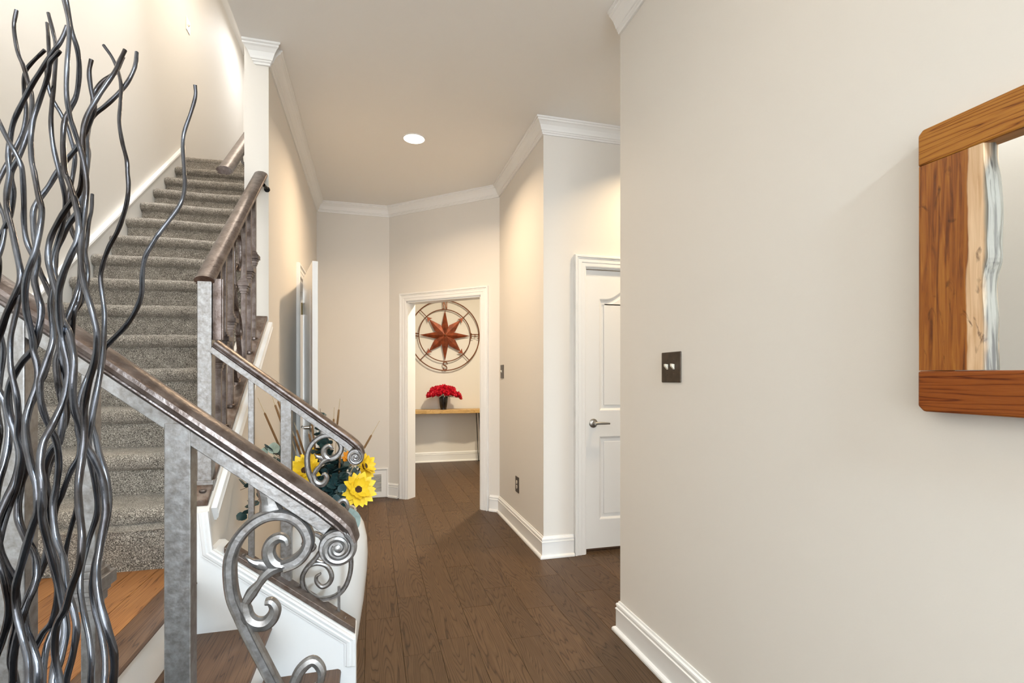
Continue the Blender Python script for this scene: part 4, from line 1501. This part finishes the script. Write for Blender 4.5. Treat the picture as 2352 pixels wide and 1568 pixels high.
SPR = [((606, 1026), 2.40, 0.05, 14, 1.0, leaf_r, 'teal sprig reaching left of the thin baluster'),
       ((735, 938), 2.46, 0.02, 11, 0.8, leaf_r, 'slender teal sprig rising above the far handrail'),
       ((742, 985), 2.40, 0.02, 16, 1.0, leaf_r, 'teal sprig behind the top of the far iron scroll'),
       ((722, 1030), 2.36, 0.0, 16, 1.0, leaf_r, 'teal sprig filling the far scroll loop on its left'),
       ((765, 1040), 2.38, 0.0, 18, 1.1, leaf_r, 'dense teal sprig right of the far scroll curl'),
       ((790, 1060), 2.36, 0.0, 18, 1.1, leaf_r, 'teal sprig above the large front sunflower'),
       ((770, 1110), 2.30, 0.03, 20, 1.1, leaf_r, 'bushy teal sprig left of the large front sunflower'),
       ((745, 1150), 2.28, 0.05, 18, 1.1, leaf_r, 'drooping teal sprig below the far scroll'),
       ((785, 1165), 2.26, 0.06, 16, 1.1, leaf_r, 'teal sprig hanging under the large front sunflower'),
       ((826, 1060), 2.46, 0.0, 14, 0.9, leaf_b, 'blue-grey sprig beside the turned sunflower'),
       ((800, 1150), 2.27, 0.05, 10, 1.1, leaf_b, 'blue-grey sprig under the front sunflower, near the urn rim'),
       ((660, 1070), 2.40, 0.02, 14, 0.9, leaf_r, 'dark teal sprig beside the dried moss left of the post'),
       ((552, 1125), 2.34, 0.10, 14, 1.0, leaf_r, 'teal sprig stretching far left over the curb'),
       ((548, 1196), 2.32, 0.14, 12, 0.9, leaf_r, 'lowest teal sprig trailing left in front of the wall'),
       ((640, 1130), 2.30, 0.05, 10, 0.8, leaf_r, 'short teal sprig drooping left of the urn'),
       ((700, 1205), 2.26, 0.05, 9, 0.7, leaf_r, 'short dark sprig hanging over the urn rim behind the post'),
       ((752, 1010), 2.33, 0.0, 16, 1.0, leaf_r, 'teal sprig between the far scroll and the rail end'),
       ((780, 1090), 2.32, 0.02, 18, 1.0, leaf_r, 'inner teal sprig tucked behind the large front sunflower'),
       ((735, 1095), 2.30, 0.02, 18, 1.0, leaf_r, 'inner teal sprig under the far scroll curl'),
       ((760, 1170), 2.27, 0.06, 16, 1.0, leaf_r, 'teal sprig spilling over the front of the urn rim'),
       ((625, 1050), 2.36, 0.02, 14, 0.9, leaf_r, 'teal sprig among the pale leaves left of the post'),
       ((815, 1020), 2.46, 0.0, 12, 0.9, leaf_b, 'blue-grey sprig peeping behind the rolled rail end')]
for i, (a, yy, lift, n, sz, me, lab) in enumerate(SPR):
    sprig(via(a, yy, lift), me, lab, int(n * 2.0), sz * 1.4, 50 + i)


def big_leaf(px_, yy, R, face, mat, label, heart=0.25):
    c = on_y(px_[0], px_[1], yy)
    q = Vector(face).normalized().to_track_quat('Z', 'Y')
    t = thing('round_leaf', label, 'leaf', c)
    t.rotation_mode = 'QUATERNION'
    t.rotation_quaternion = q
    mb = MB()
    n = 26
    v = [(0, 0, 0), (0, 0, -0.0012)]
    for s_ in (0, 1):
        for i in range(n):
            a = 2 * pi * i / n - pi / 2
            r_ = R * (1 - heart * max(0, cos(a + pi / 2)) ** 8 + 0.10 * max(0, cos(a - pi / 2)) ** 6 + 0.02 * sin(5 * a))
            v.append((r_ * cos(a), r_ * sin(a), 0.12 * r_ * cos(2 * a) - 0.0012 * s_))
    f = []
    for i in range(n):
        j = (i + 1) % n
        f += [(0, 2 + i, 2 + j), (1, 2 + n + j, 2 + n + i), (2 + i, 2 + n + i, 2 + n + j, 2 + j)]
    mb.add(v, f)
    mb.build('blade', mat, t, smooth=60)
    mv = MB()
    for a in (pi / 2, pi / 2 + 0.6, pi / 2 - 0.6, pi / 2 + 1.2, pi / 2 - 1.2):
        mv.tube([(0, -R * 0.55, 0.001), (0.4 * R * cos(a), 0.4 * R * sin(a), 0.001), (0.85 * R * cos(a), 0.85 * R * sin(a), 0.0012 + 0.1 * R * cos(2 * a))], 0.0006, 5)
    mv.build('veins', mat, t)
    Ri = q.to_matrix().inverted()
    e = Ri @ (Vector((UX, UY, 0.62)) - c)
    MB().tube(crom([Vector((0, -R * 0.7, 0)), Vector((0, -R * 1.1, -0.01)), e], 4), 0.0015, 6).build('stem', PALEG, t)


big_leaf((800, 1196), 2.25, 0.050, (0.15, -1, 0.35), BLUEG, 'large dusty blue-green heart leaf over the urn shoulder')
big_leaf((629, 1030), 2.38, 0.024, (0.1, -1, 0.2), PALEG, 'pale green round leaf left of the iron post')
big_leaf((606, 1040), 2.40, 0.022, (-0.6, -1, 0.2), PALEG, 'pale green leaf half turned beside the thin baluster')
big_leaf((618, 1068), 2.36, 0.022, (0.0, -1, 0.8), PALEG, 'lower pale green leaf above the near handrail')
big_leaf((690, 1112), 2.27, 0.024, (0.2, -1, 0.3), GREYL, 'slate grey round leaf under the left sunflower')
big_leaf((795, 1018), 2.42, 0.021, (0.2, -1, 0.2), PALEG, 'pale green leaf behind the rolled rail end')
big_leaf((786, 1122), 2.25, 0.019, (-0.2, -1, 0.4), TEAL, 'dark teal round leaf beside the large sunflower')
big_leaf((772, 1146), 2.25, 0.017, (0.3, -1, 0.2), TEAL, 'dark teal round leaf below the bushy sprig')

mo = MB()
rm = random.Random(9)
for c_, rad_ in ((on_y(720, 1140, 2.32), 0.05), (on_y(640, 1072, 2.40), 0.045), (Vector((UX, UY, 0.70)), 0.085)):
    for i in range(70):
        p = c_ + Vector((rm.gauss(0, 1), rm.gauss(0, 0.6), rm.gauss(0, 0.7))) * rad_ * 0.42
        d = Vector((rm.uniform(-1, 1), rm.uniform(-1, 1), rm.uniform(-1, 1))) * 0.022
        d2 = Vector((rm.uniform(-1, 1), rm.uniform(-1, 1), rm.uniform(-1, 1))) * 0.022
        mo.tube([p, p + d, p + d + d2], 0.0011, 4)
mo.build('dried_moss', MOSS, label='tangle of dried brown moss in the mouth of the white urn', category='moss', kind='stuff')

# ------------------------------------------------------------------ metal twig bundle in the foreground
TW = [
    ([(38, 23), (32, 64), (41, 120), (54, 153), (66, 194), (73, 222), (73, 255), (68, 293), (46, 355), (26, 398), (31, 440), (25, 490), (12, 520), (0, 548), (-18, 600), (-20, 680), (-5, 760)], 0.60, 7.5),
    ([(103, 115), (77, 140), (60, 161), (55, 184), (56, 222), (60, 255), (54, 298), (36, 339), (23, 365), (5, 398), (-12, 440), (-18, 520), (-2, 600)], 0.64, 7),
    ([(155, 60), (140, 94), (120, 122), (97, 158), (74, 194), (51, 237), (31, 281), (22, 327), (19, 357), (22, 398), (15, 446), (17, 484), (28, 528), (41, 591), (48, 637), (36, 675), (15, 721), (0, 767), (-14, 810), (-10, 880), (10, 923), (20, 971), (18, 1022), (8, 1068), (-4, 1107), (-12, 1180), (0, 1265), (15, 1300), (31, 1330), (38, 1380), (36, 1440), (28, 1480), (26, 1520), (36, 1568)], 0.57, 8.5),
    ([(108, 53), (111, 89), (112, 138), (107, 163), (110, 194), (120, 227), (138, 258), (153, 288), (163, 319), (172, 357), (168, 398), (160, 440), (155, 480), (160, 510), (168, 538), (178, 563), (186, 604), (186, 650), (180, 690), (168, 730)], 0.62, 6.5),
    ([(111, 30), (122, 74), (128, 110), (125, 179), (120, 230), (117, 281), (122, 334), (135, 390), (147, 438), (150, 477), (143, 520), (133, 553), (122, 599), (128, 642), (120, 670), (116, 706), (122, 757), (120, 790), (102, 844), (92, 877), (94, 923), (107, 966), (128, 1010), (135, 1060), (130, 1112), (122, 1163), (128, 1232), (145, 1283), (153, 1347), (168, 1398), (176, 1443), (168, 1500), (153, 1561)], 0.55, 7.5),
    ([(138, 117), (128, 128), (115, 143), (112, 166), (102, 199), (87, 242), (75, 281), (71, 319), (73, 370), (79, 398), (88, 448), (96, 484), (89, 538), (79, 584), (64, 624), (57, 670), (61, 719), (74, 772), (77, 806), (87, 846), (84, 887), (69, 928), (59, 969), (61, 1017), (71, 1066), (84, 1112), (87, 1158), (84, 1183), (71, 1219), (51, 1290), (36, 1347), (37, 1398), (51, 1461), (64, 1512), (66, 1566)], 0.53, 8.5),
    ([(150, -14), (163, 64), (178, 115), (182, 163), (176, 217), (161, 250), (148, 281), (145, 332), (150, 398), (158, 415), (173, 464), (181, 510), (179, 548), (163, 586), (145, 630), (135, 675), (138, 744), (148, 793), (158, 849), (148, 913), (120, 976), (99, 1017), (92, 1068), (97, 1112), (97, 1150), (97, 1188), (107, 1232), (122, 1283), (138, 1347), (148, 1410), (150, 1456), (138, 1512), (122, 1561)], 0.52, 8.8),
    ([(143, -14), (157, 46), (159, 82), (154, 153), (153, 217), (161, 268), (173, 306), (186, 347), (196, 393), (199, 438), (194, 489), (188, 543), (186, 604), (194, 655), (209, 706), (222, 757), (222, 795), (217, 831), (202, 887), (194, 938), (194, 984), (192, 1022), (186, 1061), (180, 1112), (181, 1163), (188, 1232), (182, 1296), (163, 1352), (150, 1398), (130, 1436), (126, 1500), (138, 1566)], 0.50, 8.2),
    ([(210, 137), (205, 166), (209, 204), (217, 247), (205, 285), (189, 319), (172, 345), (153, 367), (133, 393), (112, 428), (89, 459), (77, 484), (77, 522), (82, 563), (86, 600), (79, 640), (84, 668), (94, 711), (89, 757), (77, 800), (51, 831), (28, 869), (18, 908), (23, 953), (38, 1004), (46, 1055), (33, 1107), (13, 1150), (-8, 1200), (-12, 1260), (5, 1310), (19, 1372), (18, 1423), (5, 1469), (-12, 1520)], 0.56, 8.3),
    ([(287, 115), (276, 138), (263, 166), (237, 204), (217, 235), (199, 268), (190, 306), (190, 352), (190, 400), (182, 440), (166, 461), (143, 494), (122, 533), (112, 566), (112, 604), (122, 645), (133, 686), (143, 732), (158, 762), (166, 795), (170, 836), (167, 887), (171, 938), (184, 979), (198, 1022), (217, 1055), (235, 1101), (242, 1150), (242, 1183), (230, 1250), (222, 1311), (227, 1372), (245, 1438), (260, 1487), (263, 1530), (260, 1570)], 0.54, 8.6),
    ([(283, 130), (265, 166), (240, 184), (222, 204), (214, 224), (212, 255), (199, 293), (200, 344), (199, 383), (189, 438), (179, 484), (161, 510), (143, 543), (128, 579), (125, 617), (122, 660), (128, 698), (134, 745), (138, 790), (130, 831), (133, 877), (143, 923), (143, 971), (135, 1015), (120, 1030), (102, 1076), (108, 1130), (116, 1190), (110, 1250), (102, 1290), (79, 1341), (56, 1392), (59, 1438), (74, 1487), (87, 1525), (88, 1570)], 0.59, 8.6),
    ([(314, 120), (310, 153), (293, 189), (268, 219), (240, 245), (217, 263), (204, 288), (200, 327), (203, 357), (198, 400), (192, 440), (190, 500), (184, 560), (186, 610), (184, 645), (176, 678), (156, 727), (143, 757), (140, 800), (146, 850), (155, 905), (153, 958), (138, 997), (122, 1040), (107, 1090), (98, 1140), (100, 1190), (107, 1240), (122, 1300), (134, 1350), (122, 1423), (97, 1456), (74, 1505), (68, 1568)], 0.61, 7.8),
    ([(212, 446), (210, 484), (204, 510), (200, 553), (196, 579), (202, 622), (199, 655), (189, 688), (173, 714), (161, 739), (150, 775)], 0.63, 7.0),
    ([(238, 104), (258, 133), (272, 166), (278, 199), (276, 242), (274, 283), (281, 327), (291, 367), (293, 398), (295, 426), (292, 461), (281, 502), (268, 535), (250, 568), (237, 604), (231, 637), (235, 676), (240, 719), (239, 762), (236, 806), (230, 857), (222, 902), (214, 946), (207, 984), (203, 1010), (207, 1050), (214, 1086), (223, 1137), (222, 1183), (204, 1239), (189, 1296), (184, 1347), (191, 1398), (204, 1461), (210, 1512), (208, 1568)], 0.58, 6.6),
    ([(448, 195), (449, 220), (439, 257), (423, 304), (420, 338), (423, 389), (424, 433), (412, 473), (372, 527), (357, 548), (334, 589), (327, 630), (325, 676), (311, 714), (288, 749), (255, 783), (240, 800), (235, 831), (224, 887), (214, 933), (212, 971), (222, 1010), (230, 1048), (245, 1099), (250, 1150), (247, 1181), (235, 1239), (219, 1290), (212, 1347), (217, 1392), (230, 1443), (240, 1500), (241, 1545), (239, 1570)], 0.60, 7.2),
    ([(-14, 250), (0, 285), (18, 321), (36, 352), (48, 378), (52, 400), (55, 464), (55, 510), (61, 553), (77, 591), (97, 635), (112, 668), (125, 698), (130, 740), (122, 780), (112, 815), (104, 850), (90, 880), (76, 915), (64, 945), (57, 985), (50, 1030), (59, 1073), (48, 1112), (42, 1150), (43, 1194), (61, 1239), (80, 1275), (84, 1306), (80, 1340), (60, 1390), (44, 1440), (32, 1500), (30, 1568)], 0.58, 8.4),
    ([(30, 540), (42, 600), (48, 645), (43, 693), (31, 744), (24, 783), (24, 831), (28, 862), (38, 908), (43, 959), (41, 997), (51, 1035), (48, 1073), (38, 1120), (20, 1165), (0, 1230), (-10, 1300)], 0.55, 8.2),
    ([(222, 790), (210, 840), (194, 880), (183, 915), (179, 945), (178, 985), (184, 1020), (180, 1050), (163, 1081), (143, 1132), (128, 1168), (124, 1200), (132, 1240), (146, 1285), (152, 1330), (146, 1390), (141, 1450), (128, 1510), (120, 1566)], 0.57, 7.6),
    ([(196, 1040), (190, 1075), (183, 1120), (172, 1180), (158, 1232), (149, 1283), (153, 1330), (146, 1380), (128, 1430), (106, 1490), (98, 1568)], 0.60, 7.0),
    ([(-16, 440), (0, 476), (12, 510), (6, 560), (-8, 610), (-16, 680), (-6, 740), (8, 800), (2, 860), (-6, 930), (0, 990)], 0.62, 7.5),
]
BX, BYv = -0.345, 0.66
bundle = thing('twig_arrangement', 'bundle of tall wavy dark metal twigs in the left foreground', 'decor', (BX, BYv, 0))
mb = MB().lathe([(0.085, 0.0), (0.10, 0.004), (0.105, 0.06), (0.095, 0.25), (0.075, 0.50), (0.064, 0.66), (0.066, 0.72), (0.072, 0.76), (0.066, 0.76), (0.058, 0.70), (0.05, 0.4)], (0, 0, 0), 40)
mb.build('vase', BLACKV, bundle, smooth=50)
rt = random.Random(21)
for i, (pp, w_, rpx) in enumerate(TW):
    ph = rt.uniform(0, 6)
    pts = []
    for (a, b_) in pp:
        ww = w_ + 0.016 * sin(b_ / 90.0 + ph)
        pts.append(deep(a, b_, ww) - Vector((BX, BYv, 0)))
    xe, ye = pp[-1]
    if ye < 1500 and xe > 20:                      # runs on behind a neighbouring twig
        ext = [(a + 3, b_) for a, b_ in TW[6][0] if b_ > ye + 70]
    else:
        ext = []
        yy_ = ye
        while yy_ < 1640:
            yy_ += 62
            t_ = min(1.0, (yy_ - ye) / 300)
            tx = xe if ye >= 1500 else -45
            ext.append((xe + (tx - xe) * t_ + 9 * sin((yy_ - ye) / 58.0 + i) * t_, yy_))
    for a, b_ in ext:
        pts.append(deep(a, b_, w_ + (0.03 if ye < 1500 else 0) + 0.016 * sin(b_ / 90.0 + ph)) - Vector((BX, BYv, 0)))
    end = pts[-1]
    # run on down into the mouth of the vase
    tgt = Vector((0.035 * cos(i * 2.4), 0.035 * sin(i * 2.4), 0.60))
    mouth = Vector((0.045 * cos(i * 2.4), 0.045 * sin(i * 2.4), 0.74))
    pts += [end * 0.5 + mouth * 0.5 + Vector((0.012 * sin(i), 0.01 * cos(i), 0)), mouth, tgt]
    P_ = crom(pts, 5)
    k = len(P_)
    rad = [0.84 * rpx * w_ / FPX * (0.62 + 0.5 * min(1, j / (k * 0.6))) * (1 + 0.05 * sin(j * 0.9 + i)) for j in range(k)]
    MB().tube(P_, rad, 9).build('twig', TWIG, bundle, smooth=60)
